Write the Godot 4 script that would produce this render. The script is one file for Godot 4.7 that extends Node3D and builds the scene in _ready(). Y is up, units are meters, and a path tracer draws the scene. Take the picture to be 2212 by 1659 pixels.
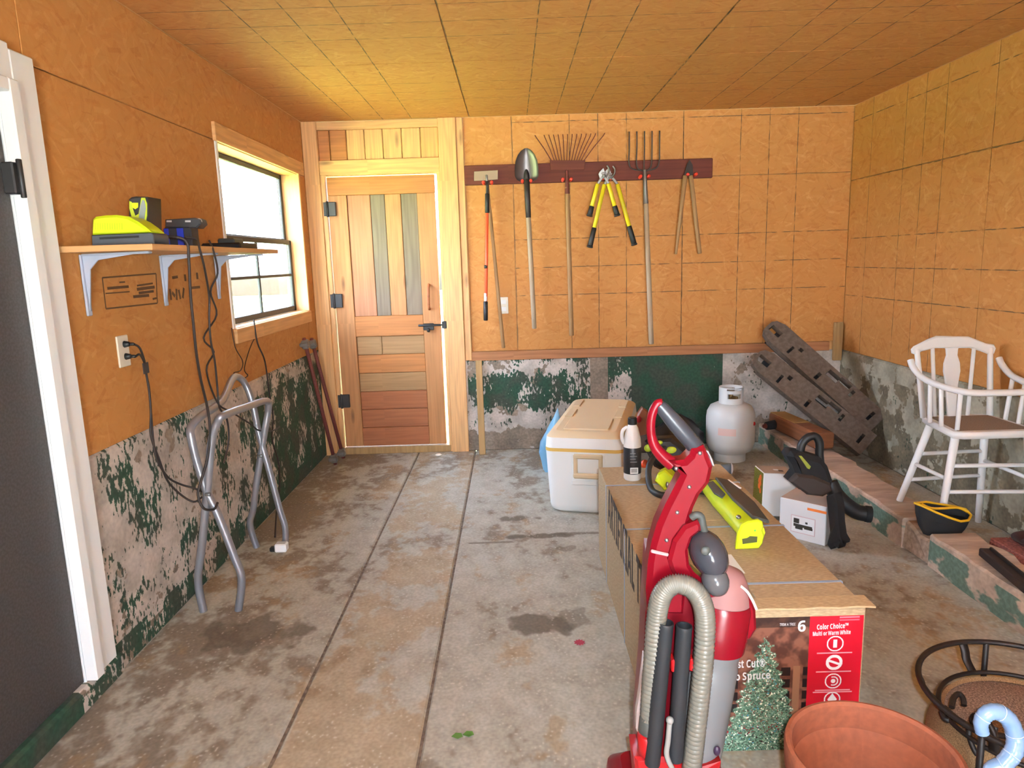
extends Node3D
# A garage lined with strand board: workbench tools on the far wall, boxes, a vacuum and a high chair.

const PW := 2212.0
const PH := 1659.0
const FL := 1498.97
const EYE := Vector3(0, 1.4275, 0)
const XL := -1.454
const XR := 2.458
const ZB := -5.156
const ZR := 3.2
const YC := 2.433

var cb: Basis
var M := {}
var counts := {}
var T := Transform3D.IDENTITY
var uvx := Vector3(1, 0, 0)
var uvy := Vector3(0, -1, 0)
var uvo := Vector2.ZERO
var sg := 0
var rng := RandomNumberGenerator.new()
const FLAT := 4294967295

# ---------------------------------------------------------------- pixels to places
func ray(u: float, v: float) -> Vector3:
	return cb * Vector3((u - PW / 2.0) / FL, -(v - PH / 2.0) / FL, -1.0)
func pz(u: float, v: float, z: float) -> Vector3:
	var d := ray(u, v)
	return EYE + d * (z / d.z)
func px(u: float, v: float, x: float) -> Vector3:
	var d := ray(u, v)
	return EYE + d * (x / d.x)
func py(u: float, v: float, y: float) -> Vector3:
	var d := ray(u, v)
	return EYE + d * ((y - EYE.y) / d.y)

# ---------------------------------------------------------------- shapes
func stn() -> SurfaceTool:
	var st := SurfaceTool.new()
	st.begin(Mesh.PRIMITIVE_TRIANGLES)
	return st

func vert(st: SurfaceTool, p: Vector3) -> void:
	st.set_smooth_group(sg)
	st.set_uv(Vector2(p.dot(uvx), p.dot(uvy)) + uvo)
	st.add_vertex(T * p)

func tri(st: SurfaceTool, a: Vector3, b: Vector3, c: Vector3, n: Vector3) -> void:
	if (c - a).cross(b - a).dot(n) < 0.0:
		var k := b
		b = c
		c = k
	vert(st, a)
	vert(st, b)
	vert(st, c)

func quad(st: SurfaceTool, a: Vector3, b: Vector3, c: Vector3, d: Vector3, n: Vector3) -> void:
	tri(st, a, b, c, n)
	tri(st, a, c, d, n)

func box(st: SurfaceTool, c: Vector3, s: Vector3, bev := 0.003) -> void:
	sg = FLAT
	var h := s * 0.5
	var b: float = min(bev, min(h.x, min(h.y, h.z)) * 0.9)
	if b <= 0.0001:
		for ax in 3:
			for sn in [-1.0, 1.0]:
				var n := Vector3.ZERO
				n[ax] = sn
				var i := (ax + 1) % 3
				var j := (ax + 2) % 3
				var q: Array[Vector3] = []
				for k in [[-1, -1], [1, -1], [1, 1], [-1, 1]]:
					var p := Vector3.ZERO
					p[ax] = sn * h[ax]
					p[i] = k[0] * h[i]
					p[j] = k[1] * h[j]
					q.append(c + p)
				quad(st, q[0], q[1], q[2], q[3], n)
		return
	for ax in 3:
		var i := (ax + 1) % 3
		var j := (ax + 2) % 3
		for sn in [-1.0, 1.0]:
			var n := Vector3.ZERO
			n[ax] = sn
			var q: Array[Vector3] = []
			for k in [[-1, -1], [1, -1], [1, 1], [-1, 1]]:
				var p := Vector3.ZERO
				p[ax] = sn * h[ax]
				p[i] = k[0] * (h[i] - b)
				p[j] = k[1] * (h[j] - b)
				q.append(c + p)
			quad(st, q[0], q[1], q[2], q[3], n)
		for si in [-1.0, 1.0]:
			for sj in [-1.0, 1.0]:
				var n := Vector3.ZERO
				n[i] = si
				n[j] = sj
				var a := Vector3.ZERO
				a[i] = si * h[i]
				a[j] = sj * (h[j] - b)
				var e := Vector3.ZERO
				e[i] = si * (h[i] - b)
				e[j] = sj * h[j]
				var t := Vector3.ZERO
				t[ax] = h[ax] - b
				quad(st, c + a - t, c + a + t, c + e + t, c + e - t, n)
	for sx in [-1.0, 1.0]:
		for sy in [-1.0, 1.0]:
			for sz in [-1.0, 1.0]:
				var s3 := Vector3(sx, sy, sz)
				tri(st, c + Vector3(sx * h.x, sy * (h.y - b), sz * (h.z - b)), c + Vector3(sx * (h.x - b), sy * h.y, sz * (h.z - b)), c + Vector3(sx * (h.x - b), sy * (h.y - b), sz * h.z), s3)

func bx(st: SurfaceTool, x0: float, x1: float, y0: float, y1: float, z0: float, z1: float, bev := 0.003) -> void:
	box(st, Vector3(x0 + x1, y0 + y1, z0 + z1) * 0.5, Vector3(absf(x1 - x0), absf(y1 - y0), absf(z1 - z0)), bev)

# a box from one end point to another, upright unless "up" says otherwise
func bar(st: SurfaceTool, a: Vector3, b: Vector3, w: float, h: float, up := Vector3.UP, bev := 0.003) -> void:
	var keep := T
	var f := (b - a).normalized()
	var r := f.cross(up).normalized()
	var u := r.cross(f)
	T = T * Transform3D(Basis(r, u, f), (a + b) * 0.5)
	box(st, Vector3.ZERO, Vector3(w, h, a.distance_to(b)), bev)
	T = keep

func smooth(p: Array, k := 5) -> Array:
	var out := []
	var n := p.size()
	for i in n - 1:
		var a: Vector3 = p[max(i - 1, 0)]
		var b: Vector3 = p[i]
		var c: Vector3 = p[i + 1]
		var d: Vector3 = p[min(i + 2, n - 1)]
		for j in k:
			var t := float(j) / k
			out.append(0.5 * ((2.0 * b) + (c - a) * t + (2.0 * a - 5.0 * b + 4.0 * c - d) * t * t + (3.0 * b - a - 3.0 * c + d) * t * t * t))
	out.append(p[n - 1])
	return out

func rings(st: SurfaceTool, R: Array, caps := true, close := false) -> void:
	var m := R.size()
	var n: int = R[0].size()
	var ctr := []
	for r in R:
		var c := Vector3.ZERO
		for p in r:
			c += p
		ctr.append(c / n)
	sg = 0
	for i in (m if close else m - 1):
		var a = R[i]
		var b = R[(i + 1) % m]
		var cc: Vector3 = (ctr[i] + ctr[(i + 1) % m]) * 0.5
		for j in n:
			var k := (j + 1) % n
			var mid: Vector3 = (a[j] + a[k] + b[j] + b[k]) * 0.25
			quad(st, a[j], a[k], b[k], b[j], mid - cc)
	if caps and not close:
		sg = FLAT
		for e in [0, m - 1]:
			var nn: Vector3 = ctr[e] - ctr[1 if e == 0 else m - 2]
			for j in n:
				tri(st, ctr[e], R[e][j], R[e][(j + 1) % n], nn)
	sg = 0

func tube(st: SurfaceTool, p: Array, r, n := 8, caps := true, close := false) -> void:
	var m := p.size()
	var R := []
	var t0: Vector3 = (p[1] - p[0]).normalized()
	var up := Vector3.UP if absf(t0.y) < 0.9 else Vector3.RIGHT
	var nx := t0.cross(up).normalized()
	for i in m:
		var t: Vector3
		if close:
			t = (p[(i + 1) % m] - p[(i - 1 + m) % m]).normalized()
		else:
			t = (p[min(i + 1, m - 1)] - p[max(i - 1, 0)]).normalized()
		nx = (nx - t * nx.dot(t)).normalized()
		var ny := t.cross(nx)
		var rr: float = r[i] if r is Array else r
		var ring := []
		for j in n:
			var a := TAU * j / n
			ring.append(p[i] + (nx * cos(a) + ny * sin(a)) * rr)
		R.append(ring)
	rings(st, R, caps, close)

func lathe(st: SurfaceTool, prof: Array, n := 28, crease := 0.6) -> void:
	var g := 1
	for i in prof.size() - 1:
		var a: Vector2 = prof[i]
		var b: Vector2 = prof[i + 1]
		if i > 0:
			var o: Vector2 = prof[i - 1]
			if absf((a - o).angle_to(b - a)) > crease:
				g += 1
		sg = g
		var nr := Vector2((b - a).y, -(b - a).x)
		for j in n:
			var t0 := TAU * j / n
			var t1 := TAU * (j + 1) / n
			var d0 := Vector3(cos(t0), 0, sin(t0))
			var d1 := Vector3(cos(t1), 0, sin(t1))
			var nn := (d0 + d1).normalized() * nr.x + Vector3.UP * nr.y
			var p0 := d0 * a.x + Vector3.UP * a.y
			var p1 := d1 * a.x + Vector3.UP * a.y
			var p2 := d1 * b.x + Vector3.UP * b.y
			var p3 := d0 * b.x + Vector3.UP * b.y
			if a.x > 0.00001:
				tri(st, p0, p1, p2 if b.x > 0.00001 else p3, nn)
			if b.x > 0.00001:
				tri(st, p0, p2, p3, nn)
	sg = 0

# lathe round an axis that runs from a (height 0) towards b
func lathe_on(st: SurfaceTool, a: Vector3, b: Vector3, prof: Array, n := 24, crease := 0.6) -> void:
	var keep := T
	var y := (b - a).normalized()
	var x := y.cross(Vector3(0.3, 0.1, 1.0)).normalized()
	T = T * Transform3D(Basis(x, y, x.cross(y)), a)
	lathe(st, prof, n, crease)
	T = keep

func rod(st: SurfaceTool, a: Vector3, b: Vector3, r: float, n := 12, r2 := -1.0) -> void:
	var l := a.distance_to(b)
	var e: float = r if r2 < 0.0 else r2
	var k: float = min(r, e) * 0.25
	lathe_on(st, a, b, [Vector2(0, 0), Vector2(r - k, 0), Vector2(r, k), Vector2(e, l - k), Vector2(e - k, l), Vector2(0, l)], n, 1.2)

func ball(st: SurfaceTool, c: Vector3, r: Vector3, n := 16) -> void:
	var keep := T
	T = T * Transform3D(Basis.from_scale(r), c)
	var p := []
	for i in 10:
		var a := -PI / 2 + PI * i / 9.0
		p.append(Vector2(maxf(cos(a), 0.0) if i > 0 and i < 9 else 0.0, sin(a)))
	lathe(st, p, n, 3.0)
	T = keep

# a flat outline given thickness d, its rims bevelled
func slab(st: SurfaceTool, P: Array, d: Vector3, bev := 0.002) -> void:
	var nrm := d.normalized()
	var e1 := (Vector3.UP.cross(nrm)) if absf(nrm.y) < 0.9 else Vector3.RIGHT.cross(nrm)
	e1 = e1.normalized()
	var e2 := nrm.cross(e1)
	var q := PackedVector2Array()
	for p in P:
		q.append(Vector2(p.dot(e1), p.dot(e2)))
	var n := P.size()
	var area := 0.0
	for i in n:
		area += q[i].cross(q[(i + 1) % n])
	var sgn := 1.0 if area > 0.0 else -1.0
	var ins := []
	var outn := []
	for i in n:
		var e0 := (q[i] - q[(i - 1 + n) % n]).normalized()
		var e3 := (q[(i + 1) % n] - q[i]).normalized()
		var m := (Vector2(e0.y, -e0.x) + Vector2(e3.y, -e3.x)) * sgn
		m = m.normalized() if m.length() > 0.01 else Vector2.ZERO
		outn.append(e1 * m.x + e2 * m.y)
		ins.append(P[i] - outn[i] * bev)
	var tr := Geometry2D.triangulate_polygon(q)
	sg = FLAT
	for i in range(0, tr.size(), 3):
		tri(st, ins[tr[i]], ins[tr[i + 1]], ins[tr[i + 2]], -nrm)
		tri(st, ins[tr[i]] + d, ins[tr[i + 1]] + d, ins[tr[i + 2]] + d, nrm)
	var b3: Vector3 = nrm * minf(bev, d.length() * 0.45)
	for i in n:
		var k := (i + 1) % n
		var o: Vector3 = outn[i] + outn[k]
		if bev > 0.0:
			sg = FLAT
			quad(st, ins[i], ins[k], P[k] + b3, P[i] + b3, o - nrm)
			quad(st, ins[i] + d, ins[k] + d, P[k] + d - b3, P[i] + d - b3, o + nrm)
		sg = 7
		quad(st, P[i] + b3, P[k] + b3, P[k] + d - b3, P[i] + d - b3, o)
	sg = 0

# ---------------------------------------------------------------- objects
func numbered(n: String) -> String:
	var k: int = counts.get(n, 0)
	counts[n] = k + 1
	return n if k == 0 else "%s_%03d" % [n, k]

func tag(o: Node, label: String, cat: String, group := "") -> void:
	o.set_meta("label", label)
	o.set_meta("category", cat)
	if group != "":
		o.set_meta("group", group)

func thing(called: String, label: String, cat: String, at := Vector3.ZERO, group := "") -> Node3D:
	var o := Node3D.new()
	o.name = numbered(called)
	add_child(o)
	o.position = at
	tag(o, label, cat, group)
	return o

func setting(called: String) -> Node3D:
	var o := Node3D.new()
	o.name = called
	add_child(o)
	o.set_meta("kind", "structure")
	return o

func part(p: Node3D, called: String, st: SurfaceTool, m: Material, label := "") -> MeshInstance3D:
	st.generate_normals()
	var o := MeshInstance3D.new()
	o.name = called
	o.mesh = st.commit()
	o.material_override = m
	p.add_child(o, true)
	o.position = -p.global_position
	if label != "":
		o.set_meta("label", label)
	return o

func one(called: String, st: SurfaceTool, m: Material, label: String, cat: String, group := "") -> MeshInstance3D:
	var o := part(self, numbered(called), st, m)
	tag(o, label, cat, group)
	return o

func pboard(p: Node3D, called: String, x0: float, x1: float, y0: float, y1: float, z0: float, z1: float, m: Material, bev := 0.003) -> MeshInstance3D:
	var st := stn()
	bx(st, x0, x1, y0, y1, z0, z1, bev)
	return part(p, called, st, m)

func words(p: Node3D, s: String, at: Vector3, bas: Basis, h: float, m: Material, bold := false, called := "lettering", width := 0.0) -> void:
	var t := TextMesh.new()
	var f := SystemFont.new()
	f.font_names = PackedStringArray(["Droid Sans"])
	if bold:
		f.font_weight = 700
	t.font = f
	t.text = s
	t.font_size = 32
	t.pixel_size = h / 24.0
	t.depth = 0.0008
	t.curve_step = 2.0
	t.horizontal_alignment = HORIZONTAL_ALIGNMENT_LEFT
	t.vertical_alignment = VERTICAL_ALIGNMENT_BOTTOM
	var o := MeshInstance3D.new()
	o.name = called
	o.mesh = t
	o.material_override = m
	p.add_child(o, true)
	var k := 1.0
	if width > 0.0:
		k = width / maxf(t.get_aabb().size.x, 0.001)
	o.transform = Transform3D(Basis(bas.x * k, bas.y, bas.z), at - p.global_position)

# ---------------------------------------------------------------- materials
func mat(c: Color, rough := 0.6, metal := 0.0, tex: Texture2D = null, tri_scale := Vector3.ZERO) -> StandardMaterial3D:
	var m := StandardMaterial3D.new()
	m.albedo_color = c
	m.roughness = rough
	m.metallic = metal
	if tex:
		m.albedo_texture = tex
		if tri_scale != Vector3.ZERO:
			m.uv1_triplanar = true
			m.uv1_scale = tri_scale
	return m

func c8(r: int, g: int, b: int) -> Color:
	return Color(r / 255.0, g / 255.0, b / 255.0)

func nz(sd: int, freq: float, oct := 4) -> FastNoiseLite:
	var n := FastNoiseLite.new()
	n.seed = sd
	n.noise_type = FastNoiseLite.TYPE_SIMPLEX_SMOOTH
	n.frequency = freq
	n.fractal_type = FastNoiseLite.FRACTAL_FBM
	n.fractal_octaves = oct
	return n

# near-white mottling or grain that tints whatever colour it multiplies
func mottle(w: int, h: int, sd: int, fx: float, fy: float, lo: float, hi: float, warm := 0.0, oct := 4) -> ImageTexture:
	var n := nz(sd, 1.0, oct)
	var d := PackedByteArray()
	d.resize(w * h * 3)
	var i := 0
	for y in h:
		for x in w:
			var v := n.get_noise_2d(x * fx, y * fy) * 0.9 + 0.5
			v = clampf(v, 0.0, 1.0)
			var g := lo + (hi - lo) * v
			d[i] = int(255 * clampf(g, 0, 1))
			d[i + 1] = int(255 * clampf(g - warm * (1.0 - v), 0, 1))
			d[i + 2] = int(255 * clampf(g - 2.0 * warm * (1.0 - v), 0, 1))
			i += 3
	var im := Image.create_from_data(w, h, false, Image.FORMAT_RGB8, d)
	im.generate_mipmaps()
	return ImageTexture.create_from_image(im)

func grain(sd: int, turned: bool) -> ImageTexture:
	var n := nz(sd, 1.0, 3)
	var n2 := nz(sd + 5, 1.0, 2)
	var w := 256
	var d := PackedByteArray()
	d.resize(w * w * 3)
	for y in w:
		for x in w:
			var a := n.get_noise_2d(x * 0.09, y * 0.006)
			var r := sin(x * 0.12 + 9.0 * n2.get_noise_2d(x * 0.012, y * 0.004)) * 0.5 + 0.5
			var v := 0.88 + 0.08 * a + 0.05 * r
			var kx := fposmod(x - 70.0, 256.0)
			var kd := Vector2((x - 70) * 1.0, (y - 180) * 0.6).length()
			if kd < 9.0:
				v *= 0.66 + 0.03 * kd
			var i := (y * w + x) * 3 if not turned else (x * w + y) * 3
			d[i] = int(255 * clampf(v + 0.05, 0, 1))
			d[i + 1] = int(255 * clampf(v, 0, 1))
			d[i + 2] = int(255 * clampf(v - 0.06, 0, 1))
	var im := Image.create_from_data(w, w, false, Image.FORMAT_RGB8, d)
	im.generate_mipmaps()
	return ImageTexture.create_from_image(im)

# strand board: thousands of flakes pressed at all angles
func strand_board() -> Array:
	var w := 1024
	var d := PackedByteArray()
	d.resize(w * w * 3)
	for i in w * w:
		d[i * 3] = 198
		d[i * 3 + 1] = 144
		d[i * 3 + 2] = 80
	var tones := [[200, 144, 80], [206, 150, 84], [193, 135, 70], [212, 160, 98], [184, 124, 62], [203, 148, 82], [196, 140, 74], [220, 172, 112], [174, 112, 54]]
	for k in 11000:
		var c: Array = tones[rng.randi() % tones.size()]
		var a := rng.randfn(0.0, 0.75)
		var l := rng.randi_range(14, 40)
		var b := rng.randi_range(2, 8)
		var cx := rng.randf() * w
		var cy := rng.randf() * w
		var ca := cos(a)
		var sa := sin(a)
		var f := rng.randf_range(0.12, 0.42)
		for i in l:
			for j in b:
				var xx := int(cx + i * ca - j * sa) & 1023
				var yy := int(cy + i * sa + j * ca) & 1023
				var o := (yy * w + xx) * 3
				d[o] = int(d[o] + (c[0] - d[o]) * f)
				d[o + 1] = int(d[o + 1] + (c[1] - d[o + 1]) * f)
				d[o + 2] = int(d[o + 2] + (c[2] - d[o + 2]) * f)
	var plain := Image.create_from_data(w, w, false, Image.FORMAT_RGB8, d)
	var lined: Image = plain.duplicate()
	lined.resize(2048, 2048, Image.INTERPOLATE_CUBIC)
	var n := nz(77, 0.012, 3)
	var ink := Color(0.26, 0.22, 0.17)
	for q in 2:
		for e in [0.0, 16.0, 24.0, 32.0]:
			var p := int((e / 48.0 + q) * 1024.0)
			for t in 2048:
				for s in 5:
					var wob := int(n.get_noise_2d(t * 0.5, e * 9.0 + q) * 3.0)
					var k := clampf(0.6 + 0.9 * n.get_noise_2d(t, 40.0 * e + 900.0 * q), 0.0, 0.85) * (1.0 if s > 0 and s < 4 else 0.5)
					var x := (p + s + wob + 2048) % 2048
					lined.set_pixel(x, t, lined.get_pixel(x, t).lerp(ink, k))
					k = clampf(0.5 + 1.1 * n.get_noise_2d(t + 5000.0, 40.0 * e + 900.0 * q), 0.0, 0.8) * (1.0 if s > 0 and s < 4 else 0.5)
					lined.set_pixel(t, x, lined.get_pixel(t, x).lerp(ink, k))
	plain.generate_mipmaps()
	lined.generate_mipmaps()
	return [ImageTexture.create_from_image(plain), ImageTexture.create_from_image(lined)]

# flaking green paint over white primer over concrete; green(s, t) and bare(s, t) say how much of each is left
func peeling(w: int, h: int, wm: float, hm: float, sd: int, green: Callable, bare: Callable) -> ImageTexture:
	var a := nz(sd, 1.0, 5)
	var b := nz(sd + 3, 1.0, 5)
	var c := nz(sd + 9, 1.0, 3)
	var d := PackedByteArray()
	d.resize(w * h * 3)
	var i := 0
	for y in h:
		var t := (y + 0.5) / h
		for x in w:
			var s := (x + 0.5) / w
			var mx := s * wm
			var my := t * hm
			var fine := c.get_noise_2d(mx * 40.0, my * 40.0)
			var big := c.get_noise_2d(mx * 5.0 + 50.0, my * 5.0)
			var g := 0.75 * a.get_noise_2d(mx * 5.2, my * 3.4) + 0.5 * b.get_noise_2d(mx * 46.0, my * 20.0) + float(green.call(s, t))
			var e := b.get_noise_2d(mx * 4.0, my * 4.0) + 0.2 * a.get_noise_2d(mx * 26.0, my * 26.0) + float(bare.call(s, t))
			var col: Color
			if g > 0.0:
				col = Color(0.16, 0.285, 0.21).lerp(Color(0.235, 0.265, 0.215), clampf(0.5 + 1.7 * big, 0, 1)) * (1.0 + 0.22 * fine)
			elif e > 0.0:
				col = Color(0.52, 0.46, 0.40) * (1.0 + 0.16 * fine + 0.2 * big)
			else:
				col = Color(0.76, 0.71, 0.67).lerp(Color(0.64, 0.60, 0.56), clampf(0.35 + 1.2 * big, 0, 1)) * (1.0 + 0.08 * fine)
			d[i] = int(255 * clampf(col.r, 0, 1))
			d[i + 1] = int(255 * clampf(col.g, 0, 1))
			d[i + 2] = int(255 * clampf(col.b, 0, 1))
			i += 3
	var im := Image.create_from_data(w, h, false, Image.FORMAT_RGB8, d)
	im.generate_mipmaps()
	return ImageTexture.create_from_image(im)

func floor_image() -> ImageTexture:
	var w := 800
	var h := 1312
	var x0 := XL
	var x1 := XR
	var a := nz(5, 1.0, 5)
	var b := nz(17, 1.0, 4)
	var c := nz(29, 1.0, 2)
	var spots := []
	for q in [[1120, 1120, 0.10, 0.05, 0.7], [1165, 1158, 0.20, 0.035, 0.8], [1250, 1152, 0.16, 0.02, 0.6], [1170, 1345, 0.12, 0.10, 0.75], [1235, 1335, 0.10, 0.07, 0.4], [1215, 1185, 0.07, 0.04, 0.4], [545, 1370, 0.2, 0.14, 0.7], [1060, 1172, 0.12, 0.012, 0.6]]:
		var p := py(q[0], q[1], 0.0)
		spots.append([p.x, p.z, q[2], q[3], q[4]])
	var d := PackedByteArray()
	d.resize(w * h * 3)
	var i := 0
	for y in h:
		var z := ZB + (y + 0.5) / h * (ZR - ZB)
		for x in w:
			var mx := x0 + (x + 0.5) / w * (x1 - x0)
			var n1 := a.get_noise_2d(mx * 1.3, z * 1.1)
			var n2 := b.get_noise_2d(mx * 6.0, z * 5.0)
			var n3 := c.get_noise_2d(mx * 60.0, z * 60.0)
			var fine := b.get_noise_2d(mx * 17.0, z * 15.0)
			var col := Color(0.695, 0.68, 0.635).lerp(Color(0.60, 0.575, 0.525), clampf(0.42 + 0.7 * n2 + 0.5 * n1 + 0.35 * fine, 0, 1))
			# brown soil, thick by the left wall and at the far end
			var near := 0.0
			if mx < -0.7:
				near = 0.5 * clampf((-0.78 - mx) * 2.2, 0.0, 1.0)
			if z < -4.3:
				near += 0.2
			var soil := n1 * 0.7 + n2 * 0.45 + fine * 0.3 + near - 0.24
			if soil > 0.0:
				col = col.lerp(Color(0.45, 0.39, 0.325), clampf(soil * 2.2, 0, 0.62))
			# ochre stain between the two joints
			var och := a.get_noise_2d(mx * 2.6 + 30.0, z * 1.5) + 0.3 * n2 + 0.3 * fine + (0.12 if absf(mx + 0.52) < 0.21 else -0.3)
			if och > 0.0:
				col = col.lerp(Color(0.66, 0.55, 0.41), clampf(och * 2.2, 0, 0.45))
			for s in spots:
				var e := Vector2((mx - s[0]) / s[2], (z - s[1]) / s[3]).length() + n2 * 0.9
				if e < 1.0:
					col = col.lerp(Color(0.37, 0.33, 0.28), clampf((1.0 - e) * 2.5, 0, s[4]))
			col = col * (1.0 + 0.10 * n3)
			if n3 > 0.55 and n2 > 0.1:
				col = col.lerp(Color(0.82, 0.79, 0.75), 0.6)
			d[i] = int(255 * clampf(col.r, 0, 1))
			d[i + 1] = int(255 * clampf(col.g, 0, 1))
			d[i + 2] = int(255 * clampf(col.b, 0, 1))
			i += 3
	var im := Image.create_from_data(w, h, false, Image.FORMAT_RGB8, d)
	im.generate_mipmaps()
	return ImageTexture.create_from_image(im)

# pinkish old concrete with patches of worn green paint low on its face
func ledge_image() -> ImageTexture:
	var w := 768
	var h := 96
	var a := nz(611, 1.0, 5)
	var c := nz(613, 1.0, 3)
	var d := PackedByteArray()
	d.resize(w * h * 3)
	var i := 0
	for y in h:
		var t := (y + 0.5) / h
		for x in w:
			var mx := x / float(w) * 2.6
			var f := c.get_noise_2d(mx * 40.0, t * 8.0)
			var g := a.get_noise_2d(mx * 3.0, t * 1.2) + (0.12 if t > 0.36 else -0.6)
			var col := Color(0.70, 0.60, 0.525) * (1.0 + 0.08 * f + 0.22 * a.get_noise_2d(mx * 6.0 + 20.0, t))
			if g > 0.0:
				col = col.lerp(Color(0.33, 0.43, 0.37) * (1.0 + 0.2 * f), clampf(g * 7.0, 0.0, 0.85))
			d[i] = int(255 * clampf(col.r, 0, 1))
			d[i + 1] = int(255 * clampf(col.g, 0, 1))
			d[i + 2] = int(255 * clampf(col.b, 0, 1))
			i += 3
	var im := Image.create_from_data(w, h, false, Image.FORMAT_RGB8, d)
	im.generate_mipmaps()
	return ImageTexture.create_from_image(im)

func make_materials() -> void:
	var ob := strand_board()
	M.osb = mat(c8(238, 224, 209), 0.75, 0.0, ob[0])
	M.osb_lined = mat(c8(238, 224, 209), 0.75, 0.0, ob[1])
	var gv := grain(3, false)
	var gh := grain(11, true)
	var sv := Vector3(2.2, 1.0, 2.2)
	var sh := Vector3(1.0, 2.2, 1.0)
	M.pine = mat(c8(222, 178, 126), 0.6, 0.0, gv, sv)
	M.pine_h = mat(c8(222, 178, 126), 0.6, 0.0, gh, sh)
	M.pine2 = mat(c8(216, 170, 112), 0.6, 0.0, gv, sv)
	M.door_tan = mat(c8(182, 132, 86), 0.65, 0.0, gv, sv)
	M.door_pink = mat(c8(176, 126, 94), 0.7, 0.0, gv, sv)
	M.door_grey = mat(c8(124, 114, 100), 0.75, 0.0, gv, sv)
	M.door_rail = mat(c8(184, 124, 68), 0.6, 0.0, gh, sh)
	M.door_red = mat(c8(166, 104, 66), 0.65, 0.0, gh, sh)
	M.door_brown = mat(c8(166, 132, 92), 0.7, 0.0, gh, sh)
	M.plank_h = mat(c8(170, 120, 84), 0.8, 0.0, gh, sh)
	M.tool_board = mat(c8(104, 50, 40), 0.8, 0.0, gh, sh)
	M.handle_wood = mat(c8(158, 128, 92), 0.7, 0.0, gv, sv)
	M.handle_grey = mat(c8(170, 156, 138), 0.7, 0.0, gv, sv)
	M.ply = mat(c8(212, 168, 118), 0.65, 0.0, gh, Vector3(1, 2.2, 0.5))
	M.batten = mat(c8(172, 142, 98), 0.75, 0.0, gv, sv)
	var spk := mottle(256, 256, 9, 0.09, 0.09, 0.82, 1.0, 0.03)
	M.speck = spk
	M.white_paint = mat(c8(232, 232, 230), 0.45)
	M.chair_white = mat(c8(218, 214, 212), 0.5)
	M.chair_seat = mat(c8(150, 128, 108), 0.7, 0.0, spk, Vector3(6, 6, 6))
	M.dark_door = mat(c8(74, 70, 70), 0.6, 0.0, spk, Vector3(4, 4, 4))
	M.iron = mat(c8(38, 30, 27), 0.5, 0.3)
	M.black = mat(c8(26, 26, 27), 0.5)
	M.black_soft = mat(c8(30, 29, 30), 0.85)
	M.cord = mat(c8(44, 34, 30), 0.6)
	M.hinge = mat(c8(52, 50, 50), 0.5, 0.4)
	M.steel = mat(c8(170, 170, 172), 0.3, 0.85)
	M.dull_steel = mat(c8(128, 126, 124), 0.45, 0.7)
	M.tube_steel = mat(c8(150, 150, 156), 0.38, 0.6)
	M.bracket = mat(c8(168, 174, 190), 0.45)
	M.outlet = mat(c8(222, 212, 192), 0.4)
	M.lime = mat(c8(206, 226, 30), 0.4)
	M.grey_plastic = mat(c8(74, 76, 72), 0.55)
	M.yellow = mat(c8(226, 208, 36), 0.35)
	M.red_plastic = mat(c8(126, 10, 26), 0.32)
	M.red_plastic.metallic_specular = 0.35
	M.red_bright = mat(c8(176, 18, 22), 0.4)
	M.orange = mat(c8(226, 84, 44), 0.45)
	M.clip_red = mat(c8(232, 60, 40), 0.5)
	M.white_plastic = mat(c8(228, 226, 224), 0.4)
	M.cooler = mat(c8(238, 240, 240), 0.45)
	M.cooler_lid = mat(c8(216, 194, 158), 0.5)
	M.cooler_band = mat(c8(220, 180, 96), 0.5)
	var cb2 := mottle(256, 256, 21, 0.05, 0.2, 0.86, 1.0, 0.02)
	M.card = mat(c8(190, 166, 130), 0.85, 0.0, cb2, Vector3(3, 3, 3))
	M.card_light = mat(c8(204, 176, 134), 0.85, 0.0, cb2, Vector3(3, 3, 3))
	M.ink = mat(c8(58, 50, 42), 0.8)
	M.strap = mat(c8(150, 168, 190), 0.35)
	M.terra = mat(c8(168, 94, 64), 0.8, 0.0, mottle(256, 256, 33, 0.03, 0.03, 0.87, 1.0, -0.02), Vector3(5, 5, 5))
	M.coir = mat(c8(176, 138, 96), 0.95, 0.0, mottle(256, 256, 41, 0.3, 0.3, 0.5, 1.0, 0.03), Vector3(4, 4, 4))
	M.soil = mat(c8(172, 144, 126), 0.95, 0.0, mottle(256, 256, 43, 0.12, 0.12, 0.55, 1.0, 0.03), Vector3(5, 5, 5))
	M.tank = mat(c8(206, 206, 204), 0.4)
	M.ramp = mat(c8(104, 88, 76), 0.8, 0.0, mottle(256, 256, 51, 0.04, 0.04, 0.82, 1.0, 0.02), Vector3(2.5, 2.5, 2.5))
	M.ledge = mat(c8(180, 154, 134), 0.9, 0.0, mottle(256, 256, 61, 0.05, 0.05, 0.78, 1.0, 0.015), Vector3(2.5, 2.5, 2.5))
	M.ledge_face = mat(Color.WHITE, 0.9, 0.0, ledge_image())
	M.dirt = mat(c8(128, 112, 98), 0.95, 0.0, mottle(256, 256, 67, 0.06, 0.06, 0.7, 1.0, 0.02), Vector3(2, 2, 2))
	M.rust = mat(c8(120, 52, 44), 0.7, 0.0, mottle(256, 256, 71, 0.1, 0.1, 0.6, 1.0, 0.03), Vector3(6, 6, 6))
	M.rust_pink = mat(c8(168, 96, 84), 0.8, 0.0, mottle(256, 256, 73, 0.06, 0.06, 0.7, 1.0, 0.02), Vector3(4, 4, 4))
	M.plank_v = mat(c8(132, 84, 54), 0.85, 0.0, gh, Vector3(2, 2, 1))
	M.window_frame = mat(c8(42, 40, 38), 0.5)
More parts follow.
